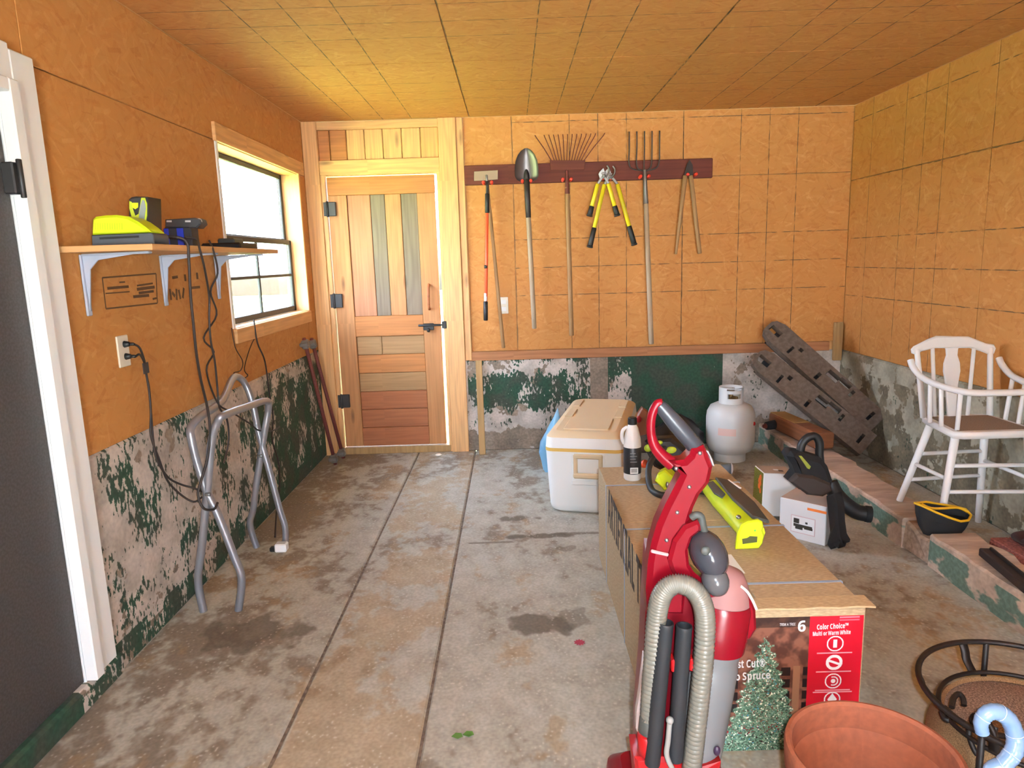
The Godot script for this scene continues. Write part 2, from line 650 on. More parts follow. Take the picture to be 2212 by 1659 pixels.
	M.grass = mat(c8(104, 124, 62), 0.95, 0.0, mottle(256, 256, 81, 0.1, 0.1, 0.6, 1.0, 0.05), Vector3(0.5, 0.5, 0.5))
	M.leaf = mat(c8(84, 122, 48), 0.7)
	M.drive = mat(c8(196, 194, 188), 0.9)
	var gl := StandardMaterial3D.new()
	gl.transparency = BaseMaterial3D.TRANSPARENCY_ALPHA
	gl.albedo_color = Color(1, 1, 1, 0.06)
	gl.roughness = 0.02
	M.glass = gl
	M.floor = mat(Color.WHITE, 0.85, 0.0, floor_image())
	M.paint_left = mat(Color.WHITE, 0.85, 0.0, peeling(1024, 264, 3.2, 0.83, 101,
		func(s, t): return -0.16 + 0.8 * clampf((s - 0.42) * 2.0, 0.0, 0.5) + (0.30 if t > 0.86 else 0.0) - (0.25 if t < 0.14 and s > 0.35 else 0.0),
		func(s, t): return -0.5 + (0.5 if t > 0.9 else 0.0)))
	M.paint_back = mat(Color.WHITE, 0.85, 0.0, peeling(1024, 264, 2.8, 0.72, 202,
		func(s, t): return (0.22 if s < 0.32 else 0.05) + (0.6 if s > 0.44 and s < 0.685 else 0.0) - 0.62 * maxf(0.0, 1.0 - absf(t - 0.64) / 0.16) * (1.0 if s < 0.36 else 0.0) - 0.6 * maxf(0.0, 1.0 - absf(t - 0.12) / 0.13) * clampf((0.4 - s) * 6.0, 0.0, 1.0) - (1.5 if absf(s - 0.353) < 0.024 or (s > 0.685 and s < 0.74) else 0.0) - 1.1 * clampf((t - 0.68) * 6.0, 0.0, 1.0) * (1.0 if s < 0.5 else 0.0) - (0.55 if s > 0.74 else 0.0),
		func(s, t): return -0.3 + 0.7 * clampf((t - 0.72) * 8.0, 0.0, 1.0) + (0.9 if absf(s - 0.353) < 0.024 else 0.0)))
	M.paint_right = mat(c8(224, 230, 216), 0.85, 0.0, peeling(1024, 128, 6.0, 0.72, 303,
		func(s, t): return -0.75 + (0.25 if s < 0.3 and t > 0.3 else 0.0),
		func(s, t): return (-0.22 if t < 0.2 else -0.02) + (0.2 if t > 0.6 else 0.0)))

# ---------------------------------------------------------------- camera, sky, flash
func _ready() -> void:
	rng.seed = 4242
	var cam := Camera3D.new()
	cam.name = "camera"
	cam.fov = 57.9185
	cam.keep_aspect = Camera3D.KEEP_HEIGHT
	cam.rotation = Vector3(-0.1762, 0.0036, -0.0303)
	cam.position = EYE
	cam.near = 0.05
	add_child(cam)
	cam.current = true
	cb = Basis.from_euler(Vector3(-0.1762, 0.0036, -0.0303))
	var we := WorldEnvironment.new()
	var env := Environment.new()
	env.background_mode = Environment.BG_SKY
	var sky := Sky.new()
	var sm := ProceduralSkyMaterial.new()
	sm.sky_top_color = Color(0.76, 0.86, 0.98)
	sm.sky_horizon_color = Color(0.93, 0.96, 1.0)
	sm.ground_bottom_color = Color(0.42, 0.42, 0.36)
	sm.ground_horizon_color = Color(0.72, 0.72, 0.68)
	sm.sky_energy_multiplier = 3.2
	sky.sky_material = sm
	env.sky = sky
	env.tonemap_mode = Environment.TONE_MAPPER_LINEAR
	env.tonemap_exposure = 2.65
	env.sdfgi_enabled = true
	env.ssao_enabled = true
	env.ssil_enabled = true
	we.environment = env
	add_child(we)
	var sun := DirectionalLight3D.new()
	sun.name = "sun"
	sun.light_energy = 78.0
	sun.light_color = Color(0.95, 0.97, 1.0)
	sun.light_angular_distance = 2.0
	sun.shadow_enabled = true
	sun.look_at_from_position(Vector3.ZERO, Vector3(-0.42, -0.9, 0.0), Vector3.BACK)
	add_child(sun)
	var flash := SpotLight3D.new()
	flash.name = "camera_flash"
	flash.light_color = Color(0.90, 0.96, 1.0)
	flash.light_energy = 1.7
	flash.light_size = 0.02
	flash.spot_range = 14.0
	flash.spot_attenuation = 2.0
	flash.spot_angle = 56.0
	flash.spot_angle_attenuation = 0.6
	flash.shadow_enabled = true
	flash.position = EYE + cb * Vector3(0.055, 0.03, 0.0)
	flash.rotation = cam.rotation
	add_child(flash)
	make_materials()
	build_shell()
	build_openings()
	build_floor_things()
	build_wall_tools()
	build_left_side()

# ---------------------------------------------------------------- the room
func panel(p: Node3D, side: String, a0: float, a1: float, y0: float, y1: float, m: Material, o := Vector2.ZERO) -> void:
	var st := stn()
	var g := 0.0018
	uvo = Vector2.ZERO
	if side == "back":
		uvx = Vector3(1 / 2.438, 0, 0)
		uvy = Vector3(0, -1 / 2.438, 0)
		uvo = Vector2(-o.x, o.y) / 2.438
		bx(st, a0 + g, a1 - g, y0 + g, y1 - g, ZB - 0.012, ZB, 0.002)
	elif side == "ceiling":
		uvx = Vector3(1 / 2.438, 0, 0)
		uvy = Vector3(0, 0, 1 / 2.438)
		uvo = -o / 2.438
		bx(st, a0 + g, a1 - g, YC, YC + 0.012, y0 + g, y1 - g, 0.002)
	else:
		uvx = Vector3(0, 0, 1 / 2.438)
		uvy = Vector3(0, -1 / 2.438, 0)
		uvo = Vector2(-o.x, o.y) / 2.438
		if side == "left":
			bx(st, XL - 0.012, XL, y0 + g, y1 - g, a0 + g, a1 - g, 0.002)
		else:
			bx(st, XR, XR + 0.012, y0 + g, y1 - g, a0 + g, a1 - g, 0.002)
	part(p, "panel", st, m)
	uvx = Vector3(1, 0, 0)
	uvy = Vector3(0, -1, 0)
	uvo = Vector2.ZERO

func build_shell() -> void:
	# floor: three strips of concrete between two open joints
	var fl := setting("floor")
	var jx := [XL - 0.15, -0.747, -0.313, XR + 0.15]
	for i in 3:
		var st := stn()
		uvx = Vector3(1 / (XR - XL), 0, 0)
		uvy = Vector3(0, 0, 1 / (ZR - ZB))
		uvo = Vector2(-XL / (XR - XL), -ZB / (ZR - ZB))
		bx(st, jx[i] + (0.005 if i > 0 else 0.0), jx[i + 1] - (0.005 if i < 2 else 0.0), -0.1, 0.0, ZB - 0.15, ZR + 0.15, 0.006)
		part(fl, "slab", st, M.floor)
	uvx = Vector3(1, 0, 0)
	uvy = Vector3(0, -1, 0)
	uvo = Vector2.ZERO
	pboard(fl, "joint_filler", -0.76, -0.3, -0.1, -0.006, ZB, ZR, M.dirt, 0.0)

	var ce := setting("ceiling")
	pboard(ce, "deck", XL - 0.15, XR + 0.15, YC + 0.013, YC + 0.1, ZB - 0.15, ZR + 0.15, M.pine_h, 0.0)
	var cx := [XL, -0.265, 0.954, 2.173, XR]
	var cz := [ZB, -3.775, -1.337, 1.101, ZR]
	for i in 4:
		for j in 4:
			panel(ce, "ceiling", cx[i], cx[i + 1], cz[j], cz[j + 1], M.osb_lined, Vector2(-0.265, -3.775 + 0.1 * 0))

	# left wall: concrete below, boards above, a window and a door
	var wl := setting("wall_left")
	var st := stn()
	uvx = Vector3(0, 0, -1 / 3.2)
	uvy = Vector3(0, -1 / 0.83, 0)
	uvo = Vector2(-2.05 / 3.2, 1.0)
	bx(st, XL - 0.13, XL + 0.003, 0.0, 0.812, ZB - 0.13, -2.12, 0.008)
	part(wl, "concrete_base", st, M.paint_left)
	st = stn()
	bx(st, XL - 0.13, XL + 0.003, 0.0, 0.812, -1.1, ZR, 0.008)
	part(wl, "concrete_base", st, M.paint_left)
	st = stn()
	bx(st, XL - 0.13, XL + 0.016, 0.0, 0.085, -2.3, -1.0, 0.01)
	part(wl, "door_sill", st, M.paint_left)
	uvx = Vector3(1, 0, 0)
	uvy = Vector3(0, -1, 0)
	uvo = Vector2.ZERO
	for q in [[0.812, 1.12, ZB - 0.13, -2.2], [1.12, 2.06, ZB - 0.13, -4.95], [1.12, 2.06, -3.62, -2.2], [2.06, YC, ZB - 0.13, ZR], [0.812, 2.06, -1.1, ZR]]:
		pboard(wl, "framing", XL - 0.13, XL - 0.0125, q[0], q[1], q[2], q[3], M.pine2, 0.0)
	for q in [[-3.62, -2.24, 0.812, 2.06], [-4.95, -3.62, 0.812, 1.12], [ZB, -4.95, 0.812, 2.06], [-4.67, -2.236, 2.06, YC], [ZB, -4.67, 2.06, YC], [-2.236, 0.2, 2.075, YC], [0.2, ZR, 2.06, YC], [-1.05, 0.2, 0.812, 2.075], [0.2, 2.64, 0.812, 2.06], [2.64, ZR, 0.812, 2.06]]:
		panel(wl, "left", q[0], q[1], q[2], q[3], M.osb, Vector2(rng.randf(), rng.randf()))

	# right wall
	var wr := setting("wall_right")
	st = stn()
	uvx = Vector3(0, 0, 1 / 6.0)
	uvy = Vector3(0, -1 / 0.72, 0)
	uvo = Vector2(5.2 / 6.0, 1.0)
	bx(st, XR - 0.004, XR + 0.13, 0.0, 0.695, ZB - 0.13, ZR, 0.01)
	part(wr, "concrete_base", st, M.paint_right)
	uvx = Vector3(1, 0, 0)
	uvy = Vector3(0, -1, 0)
	uvo = Vector2.ZERO
	pboard(wr, "framing", XR + 0.013, XR + 0.13, 0.69, YC, ZB - 0.13, ZR, M.pine2, 0.0)
	for zz in [[ZB, -3.678], [-3.678, -1.24], [-1.24, 1.2], [1.2, ZR]]:
		panel(wr, "right", zz[0], zz[1], 0.697, 1.919, M.osb_lined, Vector2(-3.678, 1.919))
		panel(wr, "right", zz[0], zz[1], 1.919, YC, M.osb_lined, Vector2(-3.678, 1.919))

	# back wall: boards above a concrete base
	var wb := setting("wall_back")
	st = stn()
	uvx = Vector3(1 / 2.8, 0, 0)
	uvy = Vector3(0, -1 / 0.72, 0)
	uvo = Vector2(0.35 / 2.8, 1.0)
	bx(st, -0.37, XR, 0.0, 0.70, ZB - 0.13, ZB + 0.004, 0.006)
	part(wb, "concrete_base", st, M.paint_back)
	uvx = Vector3(1, 0, 0)
	uvy = Vector3(0, -1, 0)
	uvo = Vector2.ZERO
	pboard(wb, "framing", -0.36, XR + 0.13, 0.70, YC, ZB - 0.13, ZB - 0.0125, M.pine2, 0.0)
	pboard(wb, "framing", XL - 0.13, -0.36, 2.06, YC, ZB - 0.13, ZB - 0.03, M.pine2, 0.0)
	pboard(wb, "framing", XL - 0.13, -1.315, 0.0, 2.06, ZB - 0.13, ZB - 0.0125, M.pine2, 0.0)
	pboard(wb, "framing", -0.488, -0.36, 0.0, 2.06, ZB - 0.13, ZB - 0.0125, M.pine2, 0.0)
	for q in [[-0.31, 0.031, 0.763, YC], [0.031, 1.25, 0.763, 1.979], [0.031, 1.25, 1.979, YC], [1.25, XR, 0.763, 1.979], [1.25, XR, 1.979, YC]]:
		panel(wb, "back", q[0], q[1], q[2], q[3], M.osb if q[0] < 0.0 else M.osb_lined, Vector2(0.031, 0.763))
	pboard(wb, "sill_strip", -0.335, 2.36, 0.694, 0.762, ZB - 0.012, ZB + 0.012, M.plank_h)
	pboard(wb, "corner_stud", 2.385, 2.445, 0.62, 0.905, ZB, ZB + 0.035, M.batten)

	# the wall behind the photographer, with the wide doorway that lets the daylight in
	var wf := setting("wall_front")
	for q in [[XL - 0.13, -0.15, 0.0, YC], [0.95, XR + 0.13, 0.0, YC], [-0.15, 0.95, 2.1, YC]]:
		pboard(wf, "framing", q[0], q[1], q[2], q[3], ZR, ZR + 0.13, M.osb, 0.0)

	# broken kerb of old concrete that runs along the right side
	var kb := setting("concrete_ledge")
	ledge_piece(kb, 1.85, 2.06, ZB + 0.01, -3.17, 0.15, 900)
	ledge_piece(kb, 1.86, 2.06, -2.97, 2.6, 0.15, 901)
	st = stn()
	slab(st, [Vector3(1.855, 0.0, -3.18), Vector3(1.86, 0.0, -2.96), Vector3(1.865, 0.118, -2.96), Vector3(1.86, 0.112, -3.06), Vector3(1.865, 0.13, -3.12), Vector3(1.865, 0.14, -3.18)], Vector3(0.21, 0.0, 0.0), 0.012)
	part(kb, "rubble", st, M.ledge)

	# outside: lawn, drive and a few shrubs beyond the window
	var lawn := setting("lawn")
	pboard(lawn, "grass", -40.0, 40.0, -0.3, -0.12, -40.0, 40.0, M.grass, 0.0)
	pboard(lawn, "driveway", -1.2, 2.3, -0.12, -0.02, ZR + 0.16, 20.0, M.drive, 0.0)

func ledge_piece(p: Node3D, x0: float, x1: float, z0: float, z1: float, h: float, sd: int) -> void:
	var n := nz(sd, 1.0, 4)
	var st := stn()
	uvx = Vector3(0, 0, 1 / 2.6)
	uvy = Vector3(-1.1, -1 / 0.2, 0)
	uvo = Vector2(4.2 / 2.6, 1.0 + 1.85 * 1.1)
	var R := []
	var m := int((z1 - z0) / 0.06)
	for i in m + 1:
		var z := z0 + (z1 - z0) * i / m
		var w := n.get_noise_1d(z * 3.0) * 0.05
		var k := n.get_noise_1d(z * 7.0 + 40.0) * 0.02
		var y := h + n.get_noise_1d(z * 6.0 + 80.0) * 0.008
		var e := 0.008 + 0.006 * n.get_noise_1d(z * 11.0 + 120.0)
		R.append([Vector3(x0, 0, z), Vector3(x0 + k * 0.5, y - e, z), Vector3(x0 + e + k * 0.5, y, z), Vector3((x0 + x1) * 0.5, y + 0.004 * n.get_noise_1d(z * 13.0), z), Vector3(x1 - e + w, y, z), Vector3(x1 + w, y - e, z), Vector3(x1 + w + 0.02, 0, z)])
	sg = FLAT
	for i in m:
		for j in 6:
			var c: Vector3 = Vector3((x0 + x1) * 0.5, h * 0.5, R[i][0].z)
			quad(st, R[i][j], R[i][j + 1], R[i + 1][j + 1], R[i + 1][j], (R[i][j] + R[i][j + 1]) * 0.5 - c)
	for e in [0, m]:
		for j in range(1, 6):
			tri(st, R[e][0], R[e][j], R[e][j + 1], Vector3(0, 0, -1 if e == 0 else 1))
	part(p, "broken_concrete", st, M.ledge_face)
	uvx = Vector3(1, 0, 0)
	uvy = Vector3(0, -1, 0)
	uvo = Vector2.ZERO

func build_openings() -> void:
	# window in the left wall: wood reveal, dark sashes, panes
	var w := setting("window_1")
	var xo := XL - 0.075
	pboard(w, "head_casing", XL, XL + 0.018, 2.055, 2.145, -5.07, -3.585, M.pine_h)
	pboard(w, "apron", XL, XL + 0.018, 1.04, 1.118, -4.98, -3.61, M.pine_h)
	pboard(w, "reveal", XL - 0.12, XL + 0.004, 1.10, 1.122, -4.96, -3.61, M.pine_h)
	pboard(w, "reveal", XL - 0.12, XL + 0.004, 2.05, 2.07, -4.96, -3.61, M.pine_h)
	pboard(w, "reveal", XL - 0.12, XL + 0.016, 1.12, 2.06, -4.965, -4.94, M.pine)
	pboard(w, "reveal", XL - 0.12, XL + 0.006, 1.12, 2.06, -3.63, -3.60, M.white_paint)
	for s in [[1.125, 1.61, xo], [1.585, 2.05, xo - 0.03]]:
		var st := stn()
		bx(st, s[2] - 0.025, s[2], s[0], s[0] + 0.035, -4.94, -3.63)
		bx(st, s[2] - 0.025, s[2], s[1] - 0.03, s[1], -4.94, -3.63)
		bx(st, s[2] - 0.025, s[2], s[0], s[1], -4.94, -4.905)
		bx(st, s[2] - 0.025, s[2], s[0], s[1], -3.665, -3.63)
		var sash := part(w, "sash", st, M.window_frame)
		if s[0] < 1.3:
			pboard(sash, "muntin", s[2] - 0.02, s[2] - 0.004, s[0] + 0.03, s[1] - 0.03, -4.295, -4.277, M.window_frame)
			pboard(sash, "muntin", s[2] - 0.02, s[2] - 0.004, 1.365, 1.383, -4.91, -3.66, M.window_frame)
			for a in [[-4.905, -4.295], [-4.277, -3.665]]:
				for b in [[1.16, 1.365], [1.383, 1.58]]:
					pboard(sash, "pane", s[2] - 0.014, s[2] - 0.011, b[0], b[1], a[0], a[1], M.glass, 0.0)
		else:
			pboard(sash, "pane", s[2] - 0.014, s[2] - 0.011, s[0] + 0.035, s[1] - 0.03, -4.905, -3.665, M.glass, 0.0)
	var sh := [[-4.6, -5.2, 0.75], [-5.4, -7.6, 0.9], [-3.2, -7.4, 0.6], [-7.4, -5.2, 1.1]]
	for k in sh.size():
		shrub(Vector3(sh[k][0], -0.12, sh[k][1]), sh[k][2], 300 + k, ["round green shrub on the lawn close outside the window", "broad green shrub further out on the lawn past window", "smallest green shrub beside the house wall outside", "tallest green shrub at the far side of lawn"][k])

	# plank door in the back wall, its frame and the boards above it
	var fr := setting("trim_1")
	pboard(fr, "casing", XL + 0.002, -1.345, 0.0, YC - 0.002, ZB - 0.012, ZB + 0.026, M.pine)
	pboard(fr, "jamb", -1.345, -1.312, 0.0, 2.07, ZB - 0.10, ZB + 0.012, M.pine)
	pboard(fr, "jamb", -0.513, -0.488, 0.0, 2.07, ZB - 0.10, ZB + 0.008, M.pine)
	pboard(fr, "casing", -0.488, -0.362, 0.0, YC - 0.002, ZB - 0.012, ZB + 0.026, M.pine)
	pboard(fr, "outer_casing", -0.36, -0.313, 0.70, YC - 0.002, ZB - 0.012, ZB + 0.016, M.pine)
	pboard(fr, "head_board", -1.345, -0.488, 2.372, YC - 0.006, ZB - 0.03, ZB + 0.018, M.pine_h)
	pboard(fr, "lintel", -1.345, -0.488, 2.066, 2.165, ZB - 0.03, ZB + 0.02, M.pine_h)
	pboard(fr, "threshold", -1.312, -0.50, 0.0, 0.052, ZB - 0.10, ZB + 0.012, M.batten)
	var hx := [-1.345, -1.262, -1.142, -1.014, -0.884, -0.75, -0.616, -0.488]
	for i in 7:
		pboard(fr, "plank", hx[i] + 0.002, hx[i + 1] - 0.002, 2.165, 2.372, ZB - 0.03, ZB + 0.004, M.door_rail if i < 2 else (M.pine2 if i == 6 else M.pine), 0.004)

	var d := setting("door_1")
	var z0 := ZB - 0.045
	var z1 := ZB - 0.008
	var mid := ZB - 0.02
	pboard(d, "stile", -1.306, -1.172, 0.058, 1.925, z0, z1, M.door_tan)
	pboard(d, "stile", -0.664, -0.534, 0.058, 1.925, z0, z1, M.door_tan)
	pboard(d, "rail", -1.306, -0.532, 1.925, 2.052, z0, z1, M.door_rail)
	pboard(d, "rail", -1.172, -0.664, 0.90, 1.05, z0, z1, M.door_rail)
	pboard(d, "rail", -1.172, -0.664, 0.058, 0.20, z0, z1, M.door_red)
	pboard(d, "backing", -1.19, -0.646, 0.19, 1.945, z0 - 0.012, z0 - 0.001, M.door_brown)
	var dx := [-1.172, -1.004, -0.90, -0.782, -0.664]
	var dm := [M.door_pink, M.door_grey, M.door_tan, M.door_grey]
	for i in 4:
		pboard(d, "plank", dx[i] + 0.0015, dx[i + 1] - 0.0015, 1.05, 1.925, z0, mid - 0.003 * (i % 2), dm[i], 0.003)
	var rows := [M.door_brown, M.door_rail, M.door_brown, M.door_red, M.door_red]
	for i in 5:
		var y1 := 0.90 - 0.14 * i
		if i == 0:
			pboard(d, "plank", -1.17, -0.985, y1 - 0.139, y1, z0, mid, M.door_brown, 0.003)
			pboard(d, "plank", -0.983, -0.666, y1 - 0.139, y1, z0, mid - 0.002, M.door_brown, 0.003)
		else:
			pboard(d, "plank", -1.17, -0.666, y1 - 0.139, y1 - 0.001, z0, mid - 0.002 * (i % 2), rows[i], 0.003)
	for y in [1.83, 1.172, 0.417]:
		var st := stn()
		bx(st, -1.338, -1.25, y - 0.05, y + 0.05, ZB - 0.008, ZB + 0.014, 0.003)
		rod(st, Vector3(-1.309, y - 0.055, ZB + 0.014), Vector3(-1.309, y + 0.055, ZB + 0.014), 0.009)
		part(d, "hinge", st, M.hinge)
	var lt := stn()
	bx(lt, -0.665, -0.585, 0.935, 0.985, z1, ZB + 0.012, 0.004)
	rod(lt, Vector3(-0.7, 0.972, ZB + 0.012), Vector3(-0.505, 0.972, ZB + 0.012), 0.008)
	rod(lt, Vector3(-0.625, 0.945, ZB), Vector3(-0.625, 0.93, ZB + 0.03), 0.012)
	bx(lt, -0.525, -0.49, 0.945, 1.0, ZB + 0.006, ZB + 0.024, 0.004)
	part(d, "slide_bolt", lt, M.black)
	var hs := stn()
	tube(hs, smooth([Vector3(-0.61, 1.27, z1), Vector3(-0.61, 1.25, ZB + 0.02), Vector3(-0.612, 1.18, ZB + 0.028), Vector3(-0.614, 1.11, ZB + 0.02), Vector3(-0.614, 1.09, z1)]), 0.010, 8)
	part(d, "pull_handle", hs, M.door_red)

	# grey door with white casing in the left wall
	var wt := setting("trim_2")
	pboard(wt, "casing", XL, XL + 0.022, 0.092, 2.075, -2.25, -2.145, M.white_paint, 0.004)
	pboard(wt, "stop", XL, XL + 0.04, 0.092, 1.985, -2.145, -2.10, M.white_paint, 0.004)
	pboard(wt, "casing", XL, XL + 0.022, 1.985, 2.09, -2.145, -1.1, M.white_paint, 0.004)
	pboard(wt, "stop", XL, XL + 0.04, 1.945, 1.985, -2.10, -1.15, M.white_paint, 0.004)
	pboard(wt, "casing", XL, XL + 0.022, 0.092, 2.075, -1.1, -1.0, M.white_paint, 0.004)
	pboard(wt, "jamb", XL - 0.12, XL, 0.085, 2.06, -2.2, -2.105, M.white_paint, 0.002)
	var gd := setting("door_2")
	pboard(gd, "leaf", XL - 0.05, XL - 0.006, 0.088, 1.98, -2.103, -1.1, M.dark_door, 0.003)
	var st2 := stn()
	bx(st2, XL - 0.006, XL + 0.03, 1.66, 1.75, -2.105, -2.075, 0.004)
	rod(st2, Vector3(XL + 0.034, 1.65, -2.1), Vector3(XL + 0.034, 1.76, -2.1), 0.008)
	part(gd, "hinge", st2, M.hinge)

func shrub(at: Vector3, r: float, sd: int, label: String) -> void:
	var g := RandomNumberGenerator.new()
	g.seed = sd
	var t := thing("shrub", label, "shrub", at, "shrubs outside the window")
	var st := stn()
	sg = FLAT
	for i in 900:
		var d := Vector3(g.randfn(), g.randfn(), g.randfn()).normalized() * r * pow(g.randf(), 0.35)
		var c := at + Vector3(0, r * 0.85, 0) + d * Vector3(1, 0.85, 1)
		var a := Vector3(g.randfn(), g.randfn(), g.randfn()).normalized() * 0.07
		var b := a.cross(Vector3(g.randfn(), g.randfn(), g.randfn())).normalized() * 0.035
		quad(st, c - a, c + b, c + a, c - b, d)
	part(t, "foliage", st, M.leaf)
	st = stn()
	for i in 4:
		rod(st, at, at + Vector3(g.randf_range(-0.3, 0.3), 0.8, g.randf_range(-0.3, 0.3)) * r, 0.02, 6, 0.008)
	part(t, "stem", st, M.batten)

# ---------------------------------------------------------------- big things on the floor
func build_floor_things() -> void:
	cooler()
	tree_carton()
	vacuum()
	high_chair()
	gas_bottle()
	ramps()
	cartons()
	leaf_blower()
	pot_and_planter()
	beyond_ledge()
	small_floor_things()

func cooler() -> void:
	var a := deg_to_rad(14.0)
	var t := thing("cooler", "large white and beige picnic cooler with side handle behind the tree carton", "cooler", Vector3(0.172, 0, -3.79))
	var keep := T
	T = Transform3D(Basis(Vector3(cos(a), 0, sin(a)), Vector3.UP, Vector3(-sin(a), 0, cos(a))), Vector3(0.172, 0, -3.79))
	var W := 0.42
	var L := 1.0
	# local: x to the right, y up, z towards the viewer; the body runs from z = 0 back to -L
	var st := stn()
	var R := []
	for q in [[0.0, 0.035], [0.015, 0.012], [0.05, 0.004], [0.20, -0.004], [0.365, -0.012]]:
		R.append(rrect(q[1], W - q[1], -L + q[1], -q[1], q[0], 0.05))
	rings(st, R)
	part(t, "body", st, M.cooler)
	st = stn()
	R = []
	for q in [[0.366, -0.014], [0.384, -0.014]]:
		R.append(rrect(q[1], W - q[1], -L + q[1], -q[1], q[0], 0.05))
	rings(st, R)
	part(t, "band", st, M.cooler_band)
	st = stn()
	R = []
	for q in [[0.385, -0.013], [0.425, -0.010], [0.444, -0.007]]:
		R.append(rrect(q[1], W - q[1], -L + q[1], -q[1], q[0], 0.05))
	rings(st, R)
	part(t, "lid_skirt", st, M.cooler)
	st = stn()
	R = []
	for q in [[0.444, -0.007], [0.456, 0.004], [0.464, 0.016], [0.472, 0.04]]:
		R.append(rrect(q[1], W - q[1], -L + q[1], -q[1], q[0], 0.05))
	rings(st, R)
	var lid := part(t, "lid", st, M.cooler_lid)
	st = stn()
	box(st, Vector3(W * 0.5, 0.472, -0.22), Vector3(0.26, 0.012, 0.28), 0.005)
	part(lid, "hatch", st, M.cooler_lid)
	for q in [[0.06, -0.5], [0.36, -0.5], [0.06, -0.8], [0.36, -0.8]]:
		st = stn()
		box(st, Vector3(q[0], 0.474, q[1]), Vector3(0.05, 0.008, 0.2), 0.003)
		part(lid, "rib", st, M.cooler_lid)
	# end handle
	st = stn()
	box(st, Vector3(0.235, 0.275, 0.008), Vector3(0.19, 0.17, 0.012), 0.005)
	var hp := part(t, "handle_plate", st, M.cooler)
	st = stn()
	for x in [0.165, 0.305]:
		box(st, Vector3(x, 0.29, 0.022), Vector3(0.022, 0.13, 0.022), 0.005)
	box(st, Vector3(0.235, 0.235, 0.03), Vector3(0.165, 0.03, 0.026), 0.008)
	box(st, Vector3(0.235, 0.345, 0.024), Vector3(0.165, 0.026, 0.02), 0.006)
	part(t, "handle", st, M.cooler_lid)
	st = stn()
	box(st, Vector3(0.235, 0.19, 0.008), Vector3(0.19, 0.03, 0.016), 0.005)
	part(t, "handle_ledge", st, M.cooler)
	T = keep

func rrect(x0: float, x1: float, z0: float, z1: float, y: float, r: float) -> Array:
	var out := []
	for c in [[x1 - r, z1 - r, 0.0], [x0 + r, z1 - r, PI / 2], [x0 + r, z0 + r, PI], [x1 - r, z0 + r, PI * 1.5]]:
		for k in 5:
			var a: float = c[2] + PI / 2 * k / 4.0
			out.append(Vector3(c[0] + cos(a) * r, y, c[1] + sin(a) * r))
	return out

const BX0 := 0.386
const BX1 := 0.966
const BZ0 := -3.175
const BZ1 := -1.80
const BH := 0.448

func tree_print() -> ImageTexture:
	# the printed picture on the end of the carton: a lit spruce in a brown room, a red band with round icons
	var w := 605
	var h := 430
	var im := Image.create(w, h, false, Image.FORMAT_RGB8)
	var n := nz(8, 0.02, 3)
	for y in h:
		for x in w:
			var v := n.get_noise_2d(x, y)
			var c := Color(0.56, 0.36, 0.28).lerp(Color(0.36, 0.21, 0.165), clampf(0.5 + v * 1.6, 0, 1))
			if y < 40:
				c = c * 0.6
			im.set_pixel(x, y, c)
	for q in [[382, 160, 20, 160], [180, 160, 20, 150]]:
		im.fill_rect(Rect2i(q[0], q[1], q[2], q[3]), Color(0.62, 0.44, 0.33))
		for k in 4:
			im.fill_rect(Rect2i(q[0] - 34, q[1] + 4 + 37 * k, 26, 26), Color(0.13, 0.08, 0.08))
			im.fill_rect(Rect2i(q[0] + 28, q[1] + 4 + 37 * k, 18, 26), Color(0.13, 0.08, 0.08))
	im.fill_rect(Rect2i(0, 340, 423, 30), Color(0.55, 0.07, 0.1))
	im.fill_rect(Rect2i(0, 370, 423, 60), Color(0.2, 0.12, 0.1))
	var g := RandomNumberGenerator.new()
	g.seed = 99
	for k in 7000:
		var y := int(66 + 360 * sqrt(g.randf()))
		var half := 6.0 + (y - 66) * 0.33 + 7.0 * sin(y * 0.22)
		var x := int(299 + g.randf_range(-1.0, 1.0) * half)
		if absf(x - 299) > half:
			continue
		var tone := g.randf()
		var c := Color(0.20, 0.34, 0.26).lerp(Color(0.58, 0.70, 0.58), tone)
		if g.randf() < 0.08:
			c = Color(0.95, 0.95, 0.86)
		elif g.randf() < 0.02:
			c = Color(0.3, 0.6, 0.7)
		var s := g.randi_range(2, 6)
		im.fill_rect(Rect2i(clampi(x, 0, w - s), clampi(y, 0, h - s), s, g.randi_range(2, 5)), c)
	var red := Color(0.83, 0.07, 0.17)
	im.fill_rect(Rect2i(423, 0, 152, 430), red)
	var white := Color(0.97, 0.93, 0.92)
	for k in 5:
		var cy := 94 + 58 * k
		var cx := 497
		for y in range(cy - 24, cy + 25):
			for x in range(cx - 24, cx + 25):
				var r := Vector2(x - cx, y - cy).length()
				if r < 24.0 and y >= 0 and y < h:
					if r > 20.0:
						im.set_pixel(x, y, white)
					elif k == 0 and absf(x - cx) < 6.0 and absf(y - cy) < 13.0:
						im.set_pixel(x, y, white)
					elif k == 1 and (r > 15.0 or absf((y - cy) - 0.4 * (x - cx)) < 4.0):
						im.set_pixel(x, y, white)
					elif k == 2 and (r < 7.0 or (r > 11.0 and r < 15.0 and x > cx - 6)):
						im.set_pixel(x, y, white)
					elif k >= 3 and absf(x - cx) < 14.0 - absf(y - cy) * 0.7:
						im.set_pixel(x, y, white)
		if cy + 38 < h:
			im.fill_rect(Rect2i(cx - 50, cy + 27, 100, 4), white.lerp(red, 0.35))
			if k == 2:
				im.fill_rect(Rect2i(cx - 56, cy + 33, 112, 4), white.lerp(red, 0.35))
	im.fill_rect(Rect2i(506, 12, 56, 5), white.lerp(red, 0.5))
	im.fill_rect(Rect2i(506, 21, 56, 4), white.lerp(red, 0.6))
	im.generate_mipmaps()
	return ImageTexture.create_from_image(im)

